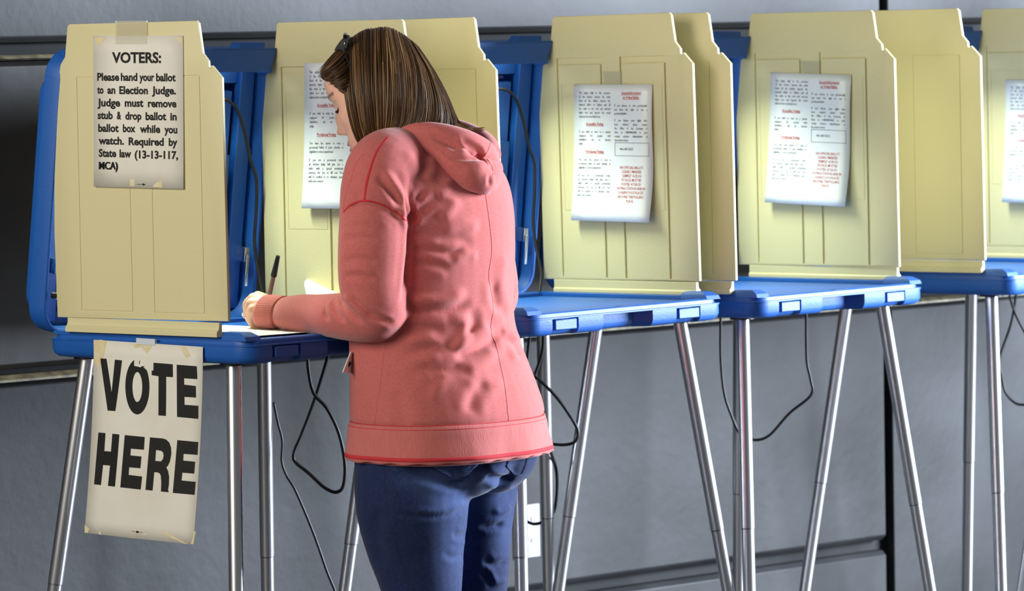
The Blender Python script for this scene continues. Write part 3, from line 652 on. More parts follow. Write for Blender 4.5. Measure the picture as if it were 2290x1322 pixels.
for l, wd, am, sh in [([(1100, 350), (1060, 353), (1015, 352), (985, 332), (940, 308)], 6, .010, 'fold'), ([(1074, 352), (1066, 335), (1040, 322), (1005, 312)], 6, .008, 'fold'), ([(1024, 300), (1030, 322), (1046, 340)], 6, .005, 'ridge'), ([(960, 300), (1000, 320), (1030, 345)], 7, .004, 'groove'), ([(1098, 388), (1094, 402), (1096, 418)], 4, .004, 'groove'), ([(1035, 375), (1060, 382), (1085, 372)], 9, .003, 'ridge')]:
    brush(gm, l, wd, am, sh)
soften(gm, 8)
hood = link('hood', gm, M['hoodie'], hoodie, True); gt = tree_of(gm)
# ribbed cuff and hem
bm = bmesh.new(); K = spline([(632, 699, 8.78, .0325), (610, 698, 8.80, .0335), (590, 696, 8.82, .0325)], 10)
rings = []
for i, k in enumerate(K):
    c = at(*k[:3]); dirv = (at(590, 696, 8.82) - at(632, 699, 8.78)).normalized(); sd = Vector((0, -.55, .83)); sd = (sd - dirv * sd.dot(dirv)).normalized(); v = dirv.cross(sd)
    rings.append([c + (sd * math.cos(t) + v * math.sin(t)) * (k[3] * (1 + .012 * math.cos(t * 48 / 1))) - dirv * (.010 * math.cos(t)) for t in [2 * math.pi * q / 192 for q in range(192)]])
inner = [[p + (c_ - p) * .12 for p in rings[-1]] for c_ in [sum(rings[-1], Vector()) / 192]]
loft(bm, rings + inner, True, False); me = bpy.data.meshes.new('cuff'); bm.to_mesh(me); bm.free(); rel(me); link('cuff', me, M['hoodie_rib'], hoodie, True)
def hem(z0, z1, grow, name, m, n=150, wob=0.0):
    out = []
    for zz in np.linspace(z0, z1, 12):
        rr = []
        for k in range(n):
            t = 2 * math.pi * k / n; d = (LR * math.cos(t) + FW * math.sin(t)).normalized()
            c = at(1001, 960, 8.69) - PL; org = Vector((c.x, c.y, max(zz, hem_floor))) + d * .6
            h = ht.ray_cast(org, -d); p = h[0] if h[0] is not None else org - d * .4
            fl = (1 - (zz - z0) / (z1 - z0))
            rr.append(Vector((p.x, p.y, zz)) + d * (grow + .004 * fl * fl + wob * fl * math.sin(t * 9 + 1) ) + Vector((0, 0, .0016 * fl * math.sin(t * 23) * (wob > 0))))
        out.append(rr)
    bm = bmesh.new(); loft(bm, out, False, False); me = bpy.data.meshes.new(name); bm.to_mesh(me); bm.free()
    o = link(name, me, m, hoodie, True); s = o.modifiers.new('s', 'SOLIDIFY'); s.thickness = .003; s.offset = -1; return o, me
hem_floor = at(1000, 1000, 8.69).z; zs = at(1000, 945, 8.58).z; ze = at(1000, 1028, 8.58).z
hb, hbm = hem(ze, zs, .0045, 'hem_band', M['hoodie_rib'], 180, .0022)
def hem_line(z, grow, hh, name):
    rr0, rr1 = [], []
    for k in range(180):
        t = 2 * math.pi * k / 180; d = (LR * math.cos(t) + FW * math.sin(t)).normalized(); c = at(1001, 960, 8.69) - PL
        for zz, L in ((z - hh, rr0), (z + hh, rr1)):
            p = hbt.ray_cast(Vector((c.x, c.y, zz)) + d * .6, -d)[0]; p = p if p is not None else ht.ray_cast(Vector((c.x, c.y, max(zz, hem_floor))) + d * .6, -d)[0]
            L.append(Vector((p.x, p.y, zz)) + d * grow)
    bm = bmesh.new(); loft(bm, [rr0, rr1], False, False); me = bpy.data.meshes.new(name); bm.to_mesh(me); bm.free(); o = link(name, me, M['stitch'], hoodie, True)
    s = o.modifiers.new('s', 'SOLIDIFY'); s.thickness = .0012; return o
hbt = tree_of(hbm)
hem_line(zs - .003, .0004, .0042, 'hem_stitching'); hem_line(ze + .0085, .0004, .0038, 'hem_stitching')
for nm, ln, wd in (('seam', [(868, 306), (842, 340), (826, 385), (818, 420), (815, 447)], .0030), ('seam', [(768, 474), (785, 458), (815, 449), (850, 456), (885, 474), (912, 497)], .0024), ('seam', [(768, 468), (772, 440), (785, 400), (800, 360), (812, 345)], .0012),
                   ('seam', [(1086, 436), (1095, 500), (1100, 560), (1093, 620), (1103, 680), (1098, 740), (1108, 765)], .0009), ('seam', [(1108, 765), (1118, 810), (1130, 870), (1138, 946)], .0009), ('seam', [(861, 772), (857, 800), (850, 860), (838, 948)], .0009)):
    ribbon(nm, ht, ln, wd, M['stitch'] if wd > .0013 else M['seam'], hoodie)
ribbon('seam', gt, [(1098, 318), (1092, 335), (1084, 350)], .001, M['seam'], hood); ribbon('seam', gt, [(1090, 356), (1100, 372), (1103, 392)], .001, M['seam'], hood)

# ---- jeans
bm = bmesh.new()
loft(bm, rings_from([(1003, 900, 8.69, .178, .135, 2.3), (1000, 960, 8.69, .182, .140, 2.3), (990, 1010, 8.69, .184, .142, 2.3), (985, 1045, 8.69, .180, .138, 2.2), (975, 1075, 8.69, .165, .120, 2.2)], 16))
LEG_L = [(934, 1030, 8.63, .114), (925, 1075, 8.625, .1135), (922, 1120, 8.62, .1105), (926, 1180, 8.62, .103), (931, 1230, 8.62, .094), (940, 1290, 8.615, .083), (945, 1340, 8.61, .075), (950, 1430, 8.61, .066), (960, 1560, 8.63, .060), (975, 1700, 8.65, .052), (985, 1800, 8.66, .050)]
LEG_R = [(1060, 1030, 8.79, .100), (1060, 1075, 8.79, .090), (1062, 1110, 8.79, .083), (1064, 1180, 8.79, .072), (1064, 1250, 8.79, .067), (1062, 1330, 8.79, .063), (1062, 1430, 8.80, .059), (1066, 1560, 8.81, .057), (1075, 1700, 8.83, .050), (1080, 1800, 8.84, .048)]
limb(bm, LEG_L, 60, 28); limb(bm, LEG_R, 60, 28)
for px, py, d, r_ in ((1033, 1014, 8.625, .096), (1100, 1008, 8.705, .090)): ball(bm, at(px, py, d), r_, (1, 1, .92))
jm = evaluated(bm, [('REMESH', dict(mode='VOXEL', voxel_size=.0038)), ('SMOOTH', dict(factor=.6, iterations=10))]); rel(jm)
for l, wd, am, sh in [([(1035, 1066), (1085, 1040), (1125, 1012), (1150, 995)], 8, .010, 'groove'), ([(880, 1050), (960, 1072), (1010, 1082), (1048, 1076)], 7, .006, 'groove'), ([(880, 1145), (950, 1155), (1010, 1150), (1050, 1135)], 4, .004, 'groove'), ([(900, 1138), (980, 1145), (1050, 1124)], 5, .003, 'ridge'), ([(1085, 1068), (1120, 1072), (1150, 1068)], 6, .007, 'groove'),
                      ([(1100, 1142), (1125, 1145), (1145, 1133)], 4, .004, 'ridge'), ([(1070, 1178), (1100, 1178), (1130, 1172)], 5, .006, 'groove'), ([(1080, 1250), (1105, 1265), (1140, 1258)], 6, .005, 'groove'), ([(1085, 1285), (1110, 1302), (1135, 1300)], 5, .005, 'ridge'), ([(1075, 1275), (1090, 1290), (1100, 1312)], 5, .005, 'groove'), ([(1010, 1195), (1035, 1200), (1048, 1190)], 5, .004, 'groove'), ([(990, 1240), (1020, 1248), (1042, 1240)], 5, .003, 'groove'), ([(850, 1130), (840, 1200), (860, 1280)], 14, .003, 'groove')]:
    brush(jm, l, wd * 1.25, am * 1.7, sh)
soften(jm, 5)
def dye(me):
    P = coords(me); Q = project(P + np.array(PL)); n = len(P)
    w_ = np.zeros(n)
    for cx, cy, sx, sy, a_ in ((1000, 1105, 60, 42, .75), (1020, 1040, 70, 26, .5), (1110, 1105, 30, 40, .55), (1120, 1180, 26, 60, .35), (1010, 1230, 40, 80, .3), (940, 1075, 60, 20, .3)):
        w_ += a_ * np.exp(-((Q[:, 0] - cx) / sx) ** 2 - ((Q[:, 1] - cy) / sy) ** 2)
    w_ = np.clip(w_ + RNG.normal(0, .05, n), 0, 1)[:, None]
    c = np.array(srgb(24, 37, 74)) * (1 - w_) + np.array(srgb(74, 94, 142)) * w_
    a = me.attributes.new('dye', 'FLOAT_COLOR', 'POINT'); a.data.foreach_set('color', c.ravel())
dye(jm)
jeans = link('jeans', jm, M['denim'], person, True); jeans['label'] = 'blue denim jeans'; jt = tree_of(jm)
def pocket(outline, name):
    cx = sum(p[0] for p in outline) / len(outline); cy = sum(p[1] for p in outline) / len(outline)
    bm = bmesh.new(); n = 40; E = np.array(outline + outline[:1], float); seg = []
    L = np.r_[0, np.cumsum(np.hypot(*np.diff(E, axis=0).T))]
    bd = [np.array([np.interp(s, L, E[:, 0]), np.interp(s, L, E[:, 1])]) for s in np.linspace(0, L[-1], n, endpoint=False)]
    def hit(q, lift):
        h = jt.ray_cast(Vector((0, 0, EYE)) - PL, ray(q[0], q[1]).normalized())
        if h[0] is None or h[1].y > .2: h = jt.find_nearest(at(q[0], q[1], 8.62) - PL)
        return h[0] + h[1] * lift
    rings = []
    for f, lf in ((1.0, -.001), (.99, .0022), (.90, .0026), (.885, .0018), (.6, .0026), (.3, .0026), (.02, .0026)):
        rings.append([hit((cx + (q[0] - cx) * f, cy + (q[1] - cy) * f), lf) for q in bd])
    loft(bm, rings, False, True); o = obj(name, bm, M['denim'], jeans, True); dye(o.data); return o
pocket([(950, 1028), (955, 1042), (1018, 1073), (1050, 1060), (1085, 1020), (1040, 995), (985, 990)], 'back_pocket')
pocket([(1130, 1042), (1150, 1064), (1166, 1062), (1176, 1040), (1182, 1004), (1150, 1000)], 'back_pocket')
for ln in ([(956, 1040), (985, 1056), (1018, 1071)], [(1018, 1071), (1048, 1058), (1078, 1026)], [(1134, 1043), (1151, 1061), (1164, 1060)], [(1164, 1060), (1173, 1040), (1179, 1012)], [(1133, 1038), (1140, 1020), (1150, 1003)]):
    ribbon('pocket_stitching', jt, ln, .0016, M['denim_dark'], jeans, 24, .0018)
ribbon('side_seam', jt, [(862, 1030), (860, 1080), (870, 1150), (888, 1230), (915, 1300), (925, 1322), (938, 1370)], .0012, M['denim_dark'], jeans)

# ---- shoes
for leg in (LEG_L, LEG_R):
    a = at(*leg[-1][:3]); foot = Vector((a.x, a.y, 0))
    bm = bmesh.new(); rings = []
    for t, wd, hh in ((-.075, .022, .05), (-.06, .034, .075), (-.02, .038, .09), (.04, .040, .075), (.10, .046, .055), (.15, .044, .042), (.18, .030, .03), (.19, .012, .022)):
        c = foot + FW * t; rings.append([c + LR * (wd * math.cos(q)) + UP * (.012 + hh * .5 * (1 + math.sin(q))) for q in [2 * math.pi * k / 20 for k in range(20)]])
    loft(bm, rings); me = bpy.data.meshes.new('shoe'); bm.to_mesh(me); bm.free(); rel(me); sh = link('shoe', me, M['shoe'], person, True)
    bm = bmesh.new(); loft(bm, [[foot + FW * (.055 + .137 * math.cos(q)) + LR * (.047 * math.sin(q)) + UP * zz for q in [2 * math.pi * k / 32 for k in range(32)]] for zz in (0, .022)])
    me = bpy.data.meshes.new('sole'); bm.to_mesh(me); bm.free(); rel(me); link('sole', me, M['rubber'], sh)

# ---- head (modelled about its own centre), neck, trunk, arms and hands: one body
HC = at(842, 207, 8.735); HF0 = Vector((-.93, .367, 0)).normalized(); PT = R(27)
hf = HF0 * math.cos(PT) - UP * math.sin(PT); hu = HF0 * math.sin(PT) + UP * math.cos(PT); hl = hu.cross(hf).normalized()
NU, NV = 220, 170
th = np.linspace(-math.pi, math.pi, NU, endpoint=False); ph = np.linspace(-math.pi / 2 + .01, math.pi / 2 - .01, NV)
TH, PH = np.meshgrid(th, ph)
# more columns towards the face
TH = TH - .55 * np.sin(TH)
x, y, z = np.cos(PH) * np.cos(TH), np.cos(PH) * np.sin(TH), np.sin(PH)      # f, l, u
f = np.where(x > 0, .088, .098) * np.sign(x) * np.abs(x) ** .92; l = .073 * np.sign(y) * np.abs(y) ** .95; u = np.where(z > 0, .118, .118) * z
G = lambda a, s: np.exp(-(a / s) ** 2)
cov = np.clip((u + .01) / .05, 0, 1) * np.clip((.075 - f) / .03, 0, 1); f, l, u = f * (1 - .07 * cov), l * (1 - .10 * cov), u * (1 - .09 * cov)
low = np.clip((-u - .02) / .09, 0, 1)
PU = [-.119, -.1165, -.112, -.105, -.09, -.075, -.0625, -.045, -.02, .01, .03, .06, .085, .10, .112, .119]
PF = [0, .048, .075, .092, .094, .096, .0955, .087, .086, .083, .086, .085, .071, .054, .031, 0]
prof = np.interp(u, PU, PF)
l = l * (1 - .34 * low ** 1.3); f = np.where(f > 0, prof * np.clip(np.cos(TH), 0, 1) ** .92, f * (1 - .45 * low))
fr = np.clip(f / .05, 0, 1)
df = np.zeros_like(f); dl = np.zeros_like(f)
df += .003 * G(u - .055, .03) * G(l, .05) * fr                                  # forehead
df += .0045 * G(u - .030, .009) * G(np.abs(l) - .022, .018) * fr                # brow ridge
df -= .0105 * G(u - .010, .013) * G(np.abs(l) - .030, .015) * fr                # eye sockets
df += .0062 * G(u - .009, .0085) * G(np.abs(l) - .031, .012) * fr               # lids over the eyes
df += .009 * G(u - .004, .022) * G(l, .0085) * fr + .013 * G(u + .016, .018) * G(l, .0085) * fr
df += .0195 * G(u + .034, .0105) * G(l, .0105) * fr                              # nose tip
df += .0085 * G(u + .039, .007) * G(np.abs(l) - .0125, .0058) * fr              # wings
df -= .006 * G(u + .0465, .0035) * G(np.abs(l) - .008, .004) * fr               # nostrils
df += .004 * G(u + .020, .02) * G(np.abs(l) - .042, .016) * fr                  # cheek bones
df += .0065 * G(u + .0625, .0055) * G(l, .019) * fr + .0070 * G(u + .0755, .0060) * G(l, .017) * fr
df -= .0040 * G(u + .0688, .0022) * G(l, .021) * fr                             # mouth line
df -= .004 * G(u + .086, .006) * G(l, .016) * fr
df += .006 * G(u + .104, .013) * G(l, .020) * fr                               # chin
f = f + df
HP = np.array(HC)[None] + f.ravel()[:, None] * np.array(hf) + l.ravel()[:, None] * np.array(hl) + u.ravel()[:, None] * np.array(hu)
tint = np.tile(np.array(srgb(228, 176, 152)), (HP.shape[0], 1))
lipm = (np.maximum(G(u + .0625, .0058), G(u + .0755, .0062)) * G(l, .020) * (f > .05)).ravel()
tint[:, :3] += (np.array(srgb(196, 116, 112))[:3] - tint[:, :3]) * np.clip(lipm * 1.5, 0, 1)[:, None]
brow = (G(u - .0335 + .25 * (np.abs(l) - .03) ** 2 * 20, .0035) * (np.abs(np.abs(l) - .032) < .018) * (f > .03)).ravel()
tint[:, :3] += (np.array(srgb(96, 66, 48))[:3] - tint[:, :3]) * np.clip(brow * .9, 0, 1)[:, None]
lash = (G(u - .0035 - 1.5 * (np.abs(l) - .031) ** 2 * 10, .0016) * (np.abs(np.abs(l) - .0315) < .0135) * (f > .03)).ravel()
tint[:, :3] += (np.array(srgb(30, 22, 20))[:3] - tint[:, :3]) * np.clip(lash, 0, 1)[:, None]
HFc = [(j * NU + i, j * NU + (i + 1) % NU, (j + 1) * NU + (i + 1) % NU, (j + 1) * NU + i) for j in range(NV - 1) for i in range(NU)]
# hand that writes
def chain(bm, pts, rad):
    tube(bm, spline([at(*p) for p in pts], 14), np.interp(np.linspace(0, 1, 14), np.linspace(0, 1, len(rad)), rad), 14)
    ball(bm, at(*pts[-1]), rad[-1]); ball(bm, at(*pts[0]), rad[0])
bm = bmesh.new()
wr = (606, 694, 8.805)
chain(bm, [(650, 700, 8.765), (625, 698, 8.79), (598, 693, 8.81)], [.026, .025, .024])
for k in ((577, 664, 8.862), (567, 668, 8.845), (562, 680, 8.828), (566, 694, 8.815)):
    chain(bm, [(604, 690, 8.815), ((604 + k[0]) / 2, (688 + k[1]) / 2 - 1, (8.815 + k[2]) / 2), k], [.019, .0165, .0118])
for pts, rad in (([(577, 664, 8.862), (560, 674, 8.90), (568, 696, 8.905), (585, 712, 8.885)], [.0115, .0095, .0085, .0075]),
                 ([(567, 668, 8.845), (553, 682, 8.872), (560, 704, 8.882), (580, 720, 8.868)], [.0115, .0098, .0088, .0075]),
                 ([(562, 680, 8.828), (554, 698, 8.842), (562, 718, 8.855), (582, 727, 8.85)], [.0112, .0095, .0086, .0075]),
                 ([(566, 694, 8.815), (560, 711, 8.822), (568, 728, 8.832), (586, 732, 8.832)], [.0105, .0088, .0078, .007]),
                 ([(604, 682, 8.845), (598, 676, 8.875), (588, 690, 8.895), (584, 706, 8.892)], [.0135, .0118, .0098, .008])):
    chain(bm, pts, rad)
hand = evaluated(bm, [('REMESH', dict(mode='VOXEL', voxel_size=.0021)), ('SMOOTH', dict(factor=.5, iterations=3))])
bm = bmesh.new()
loft(bm, rings_from([(1000, 1010, 8.69, .165, .122, 2.2), (985, 900, 8.69, .150, .115, 2.2), (966, 760, 8.695, .135, .105, 2.2), (966, 600, 8.70, .140, .110, 2.2), (960, 470, 8.70, .150, .108, 2.2), (948, 400, 8.705, .150, .095, 2.1), (938, 360, 8.71, .11, .078, 2.0), (925, 325, 8.72, .062, .060, 2.0), (905, 290, 8.725, .055, .055, 2.0), (880, 250, 8.73, .055, .058, 2.0), (865, 220, 8.735, .05, .055, 2.0)], 40))
limb(bm, [(862, 385, 8.60, .050), (836, 490, 8.555, .044), (834, 600, 8.545, .038), (842, 690, 8.545, .033)], 20, 16); limb(bm, [(842, 690, 8.545, .033), (760, 706, 8.61, .031), (670, 703, 8.745, .025), (630, 699, 8.785, .023)], 20, 16)
limb(bm, [(1030, 385, 8.83, .048), (1065, 510, 8.87, .045), (1090, 650, 8.885, .038)], 16, 16); limb(bm, [(1090, 660, 8.89, .038), (1000, 690, 9.0, .030), (930, 690, 9.06, .023), (900, 692, 9.085, .021)], 16, 16)
for dx, dd in ((-12, -.02), (-4, 0), (4, .015), (10, .03)): limb(bm, [(905, 692, 9.085, .016), (880 + dx / 3, 696, 9.105 + dd, .011), (862 + dx, 704, 9.115 + dd, .009), (846 + dx, 712, 9.115 + dd, .0075)], 12, 12)
limb(bm, [(900, 690, 9.075, .015), (892, 698, 9.055, .011), (880, 708, 9.05, .009)], 10, 12)
for L_ in (LEG_L, LEG_R): limb(bm, [(p[0], p[1], p[2], p[3] - .016) for p in L_], 30, 16)
trunk = evaluated(bm, [('REMESH', dict(mode='VOXEL', voxel_size=.0055)), ('SMOOTH', dict(factor=.5, iterations=4))])
bmj = bmesh.new(); tl = bmj.verts.layers.float_color.new('tint')
def join(P, F, tn):
    vs = [bmj.verts.new(p) for p in P]
    for v, t in zip(vs, tn): v[tl] = t
    for fc in F: bmj.faces.new([vs[i] for i in fc])
SKIN = np.array(srgb(226, 174, 150)); HAND = np.array(srgb(228, 178, 138))
join(HP, HFc, tint)
Pt = coords(trunk); join(Pt, [tuple(p.vertices) for p in trunk.polygons], np.tile(SKIN, (len(Pt), 1)))
Ph = coords(hand); join(Ph, [tuple(p.vertices) for p in hand.polygons], np.tile(SKIN, (len(Ph), 1)))
me = bpy.data.meshes.new('body'); bmj.to_mesh(me); bmj.free(); rel(me)
body = link('body', me, M['skin'], person, True)
bpy.data.meshes.remove(trunk); bpy.data.meshes.remove(hand)
# lashes and a ring
def hp(f_, l_, u_): return HC + hf * f_ + hl * l_ + hu * u_
bm = bmesh.new()
def face_f(l_, u_):
    d = (l.ravel() - l_) ** 2 + (u.ravel() - u_) ** 2 + (f.ravel() < .02) * 1.0; return f.ravel()[d.argmin()]
for s in (-1, 1):
    for q in np.linspace(-.013, .014, 26):
        l_ = s * (.031 + q); u_ = .0035 + 15 * q * q * 0; ff = face_f(l_, u_)
        a = hp(ff - .001, l_, u_); b = hp(ff + .0075, l_ + s * (.002 + q * .25), u_ - .0050); c = hp(ff + .0040, l_ + s * .001, u_ - .0038)
        tube(bm, [a, c, b], [.0006, .0005, .0002], 5)
me = bpy.data.meshes.new('eyelashes'); bm.to_mesh(me); bm.free(); rel(me); link('eyelashes', me, M['black'], person, True)
bm = bmesh.new(); rc = at(554, 704, 8.846); ax = (at(558, 711, 8.85) - at(554, 698, 8.842)).normalized(); s1 = ax.orthogonal().normalized(); s2 = ax.cross(s1)
tube(bm, [rc + (s1 * math.cos(t) + s2 * math.sin(t)) * .0103 for t in np.linspace(0, 2 * math.pi, 30)], .0011, 8)
ball(bm, rc + Vector((-.0095, -.004, .001)), .0028)
me = bpy.data.meshes.new('ring'); bm.to_mesh(me); bm.free(); rel(me); link('ring', me, M['silver'], person, True)

# ---- hair
GUIDES = [[(772, 104, 8.735), (770, 150, 8.682), (773, 205, 8.656), (783, 262, 8.652), (797, 305, 8.656), (812, 327, 8.662)],
          [(798, 82, 8.74), (800, 130, 8.672), (804, 200, 8.645), (812, 268, 8.642), (822, 312, 8.65), (828, 330, 8.655)],
          [(845, 69, 8.742), (846, 130, 8.662), (848, 200, 8.635), (850, 265, 8.632), (849, 303, 8.64), (846, 322, 8.645)],
          [(882, 74, 8.742), (896, 135, 8.662), (902, 205, 8.632), (898, 262, 8.628), (885, 296, 8.63), (872, 314, 8.635)],
          [(908, 90, 8.742), (936, 148, 8.672), (948, 212, 8.64), (945, 264, 8.628), (930, 292, 8.625), (915, 306, 8.625)],
          [(922, 102, 8.745), (958, 162, 8.682), (980, 222, 8.65), (985, 265, 8.635), (975, 288, 8.625), (960, 300, 8.62)],
          [(932, 110, 8.76), (971, 172, 8.715), (998, 228, 8.685), (1012, 268, 8.665), (1018, 284, 8.65), (1022, 296, 8.635)],
          [(936, 114, 8.785), (976, 178, 8.775), (1004, 235, 8.765), (1020, 272, 8.75), (1040, 286, 8.735), (1078, 290, 8.73)],
          [(930, 108, 8.81), (968, 170, 8.83), (996, 230, 8.835), (1012, 270, 8.83), (1022, 288, 8.82), (1035, 296, 8.81)],
          [(905, 90, 8.825), (930, 150, 8.86), (945, 215, 8.872), (945, 265, 8.87), (935, 292, 8.865), (925, 305, 8.86)],
          [(860, 72, 8.828), (870, 135, 8.865), (875, 205, 8.88), (870, 265, 8.88), (865, 300, 8.88), (860, 320, 8.875)],
          [(812, 80, 8.826), (810, 140, 8.868), (812, 210, 8.885), (820, 270, 8.885), (830, 310, 8.88), (835, 325, 8.876)],
          [(776, 104, 8.82), (772, 150, 8.855), (778, 205, 8.868), (795, 262, 8.872), (812, 305, 8.87), (820, 325, 8.868)]]
GUIDES = [([(g[0][0] + 1, g[0][1] + 2, 8.785)] + g if i < 8 else [(g[0][0], g[0][1] - 2, 8.79)] + g) for i, g in enumerate(GUIDES)]
GA = np.array([spline([at(*p) for p in g], 18) for g in GUIDES]); NG = len(GA)
HAX = np.array(HC)
def guide(s):                            # s in 0..NG-1, smooth between neighbours
    i = int(min(max(s, 0), NG - 1.0001)); t = s - i
    e = lambda k: GA[min(max(k, 0), NG - 1)]
    a, b, c, d = e(i - 1), e(i), e(i + 1), e(i + 2)
    return .5 * (2 * b + (c - a) * t + (2 * a - 5 * b + 4 * c - d) * t * t + (3 * b - a - 3 * c + d) * t ** 3)
FRONT = [[(778, 98, 8.75), (760, 112, 8.735), (742, 132, 8.725), (727, 152, 8.72), (713, 168, 8.72)],
         [(778, 105, 8.73), (762, 122, 8.70), (745, 142, 8.69), (730, 158, 8.69), (712, 172, 8.70)],
         [(780, 120, 8.70), (765, 138, 8.672), (748, 152, 8.665), (733, 165, 8.67), (717, 177, 8.685)],
         [(782, 140, 8.68), (770, 155, 8.66), (755, 166, 8.652), (742, 175, 8.66), (726, 181, 8.675)],
         [(786, 165, 8.672), (776, 175, 8.655), (764, 181, 8.652), (750, 184, 8.657), (737, 183, 8.67)],
         [(792, 190, 8.667), (782, 198, 8.655), (772, 200, 8.652), (760, 195, 8.655), (748, 188, 8.665)],
         [(794, 212, 8.667), (786, 214, 8.657), (779, 212, 8.655), (770, 205, 8.656), (760, 196, 8.662)]]
FA = np.array([spline([at(*p) for p in g], 18) for g in FRONT])
FARSIDE = [[(778, 98, 8.78), (760, 112, 8.79), (742, 132, 8.80), (727, 152, 8.80), (714, 168, 8.79)], [(780, 104, 8.815), (762, 120, 8.83), (745, 140, 8.835), (733, 158, 8.83), (722, 172, 8.82)]]
FB = np.array([FA[0]] + [spline([at(*p) for p in g], 18) for g in FARSIDE])
def blend(A, s):
    i = int(min(max(s, 0), len(A) - 1.0001)); t = s - i; return A[i] * (1 - t) + A[i + 1] * t
cols = [srgb(70, 46, 25), srgb(86, 58, 32), srgb(102, 71, 40), srgb(124, 90, 53), srgb(164, 130, 88), srgb(54, 36, 21)]
VV, FF, CC = [], [], []
def strand(P, r0, col, seg=4):
    n = len(P); base = sum(len(v) for v in VV) if False else strand.n
    T = np.gradient(P, axis=0); T /= np.linalg.norm(T, axis=1)[:, None] + 1e-9
    Nn = P - HAX; Nn -= T * (Nn * T).sum(1)[:, None]; Nn /= np.linalg.norm(Nn, axis=1)[:, None] + 1e-9; B = np.cross(T, Nn)
    rr = r0 * np.interp(np.linspace(0, 1, n), [0, .1, .8, 1], [.6, 1, .9, .12])[:, None]
    ring_ = np.stack([P + B * rr * 1.5, P + Nn * rr * .6, P - B * rr * 1.5, P - Nn * rr * .5], 1)
    VV.append(ring_.reshape(-1, 3)); CC.append(np.tile(col, (n * 4, 1)))
    for i in range(n - 1):
        for k in range(4): FF.append((base + i * 4 + k, base + i * 4 + (k + 1) % 4, base + (i + 1) * 4 + (k + 1) % 4, base + (i + 1) * 4 + k))
    strand.n += n * 4
strand.n = 0
# lock pattern: neighbouring strands share a colour and gather towards the tip
locks = RNG.random(90)
def pick(s, out):
    k = int(s / NG * 70); rr = np.random.default_rng(k).random(); j = RNG.random()
    wts = np.array([.30, .30, .18, .10, .035, .085]) 
    if rr > .78: wts = np.array([.08, .2, .27, .27, .15, .03])
    if rr < .25: wts = np.array([.42, .26, .10, .03, .0, .19])
    return np.array(cols[RNG.choice(6, p=wts / wts.sum())])
for i in range(9500):
    s = RNG.random() * (NG - 1) if RNG.random() < .15 else RNG.random() * 7.6
    tt = np.linspace(0, 1, 18)[:, None]
    c = (np.floor(s * 5) + RNG.random() * .8) / 5 + .04
    s1 = s + RNG.normal(0, .16)
    g0 = guide(s); gc = guide(min(max(c, 0), NG - 1)); g1 = guide(min(max(s1, 0), NG - 1))
    P = g0 * (1 - tt ** 1.3) + g1 * tt ** 1.3; w_ = np.sin(tt * 1.57) ** 2 * (.15 + .5 * RNG.random()) * tt
    P = P * (1 - w_) + gc * w_
    out = (RNG.random() ** 1.4) * .0085 - .004
    d = P - HAX; d /= np.linalg.norm(d, axis=1)[:, None]
    wob = np.sin(tt * (2 + RNG.random() * 5) + RNG.random() * 6.3) * .0012
    lk = math.sin(s * 5.3) * .0026 + math.sin(s * 13 + 1) * .0010
    P = P + d * ((out + lk) * (.35 + .65 * tt)) + d * wob + RNG.normal(0, .0010, 3)
    cut_ = int(18 - (RNG.random() ** 3) * 4)
    strand(P[:cut_], .00036 + RNG.random() * .00036, pick(s, out))
for A, cnt in ((FA, 900), (FB, 260)):
    for i in range(cnt):
        s = RNG.random() * (len(A) - 1); P = blend(A, s); d = P - HAX; d /= np.linalg.norm(d, axis=1)[:, None]
        P = P + d * (RNG.random() * .007 - .0035) + RNG.normal(0, .0012, 3) + np.linspace(0, 1, 18)[:, None] ** 2 * RNG.normal(0, .0022, 3)
        strand(P[:int(18 - RNG.random() * 4)], .0005 + RNG.random() * .0004, np.array(cols[RNG.choice(6, p=[.34, .24, .10, .04, .02, .26])]))
for i in range(170):                     # loose ends flipping out over the hood
    s = 5.6 + RNG.random() * 2.2; P = guide(s)[9:].copy(); n = len(P)
    tgt = np.array(at(1040 + RNG.random() * 48, 284 + RNG.random() * 10, 8.66 + RNG.random() * .08)); w_ = np.linspace(0, 1, n)[:, None] ** 2.2
    P = P * (1 - w_) + tgt * w_; strand(P, .0005, np.array(cols[RNG.choice([0, 1, 2, 3, 4])]))
# solid under-layer so no scalp shows
def shell(A, inset):
    global VV
    n = A.shape[1]; base = strand.n; d = A - HAX; A2 = A - d / np.linalg.norm(d, axis=2)[..., None] * inset
    VV.append(A2.reshape(-1, 3)); CC.append(np.tile(np.array(srgb(48, 32, 19)), (A2.shape[0] * n, 1)))
    for i in range(A2.shape[0] - 1):
        for k in range(n - 1): FF.append((base + i * n + k, base + (i + 1) * n + k, base + (i + 1) * n + k + 1, base + i * n + k + 1))
    strand.n += A2.shape[0] * n
shell(np.array([guide(s) for s in np.linspace(0, NG - 1, 70)]), .006)
shell(np.array([blend(FA, s) for s in np.linspace(0, len(FA) - 1, 24)]), .005); shell(FB, .004)
top = np.array([spline([GA[i][0], GA[j][0] ], 18) for i, j in ((0, 12), (1, 11), (2, 10), (3, 9), (4, 9), (5, 8), (6, 8), (7, 7))])
for a_ in top: a_ += (np.sin(np.linspace(0, math.pi, 18)) * .010)[:, None] * np.array([0, 0, 1])
shell(top, .001)
for i in range(0):
    s = RNG.random() * 6.9; P = blend(top, s) + np.array([0, 0, .001 + RNG.random() * .003]) + RNG.normal(0, .001, 3); strand(P, .0007, pick(s, 0))
me = bpy.data.meshes.new('hair'); me.from_pydata((np.vstack(VV) - np.array(PL)).tolist(), [], FF); me.update()
at_ = me.attributes.new('tint', 'FLOAT_COLOR', 'POINT'); at_.data.foreach_set('color', np.vstack(CC).astype(float).ravel())
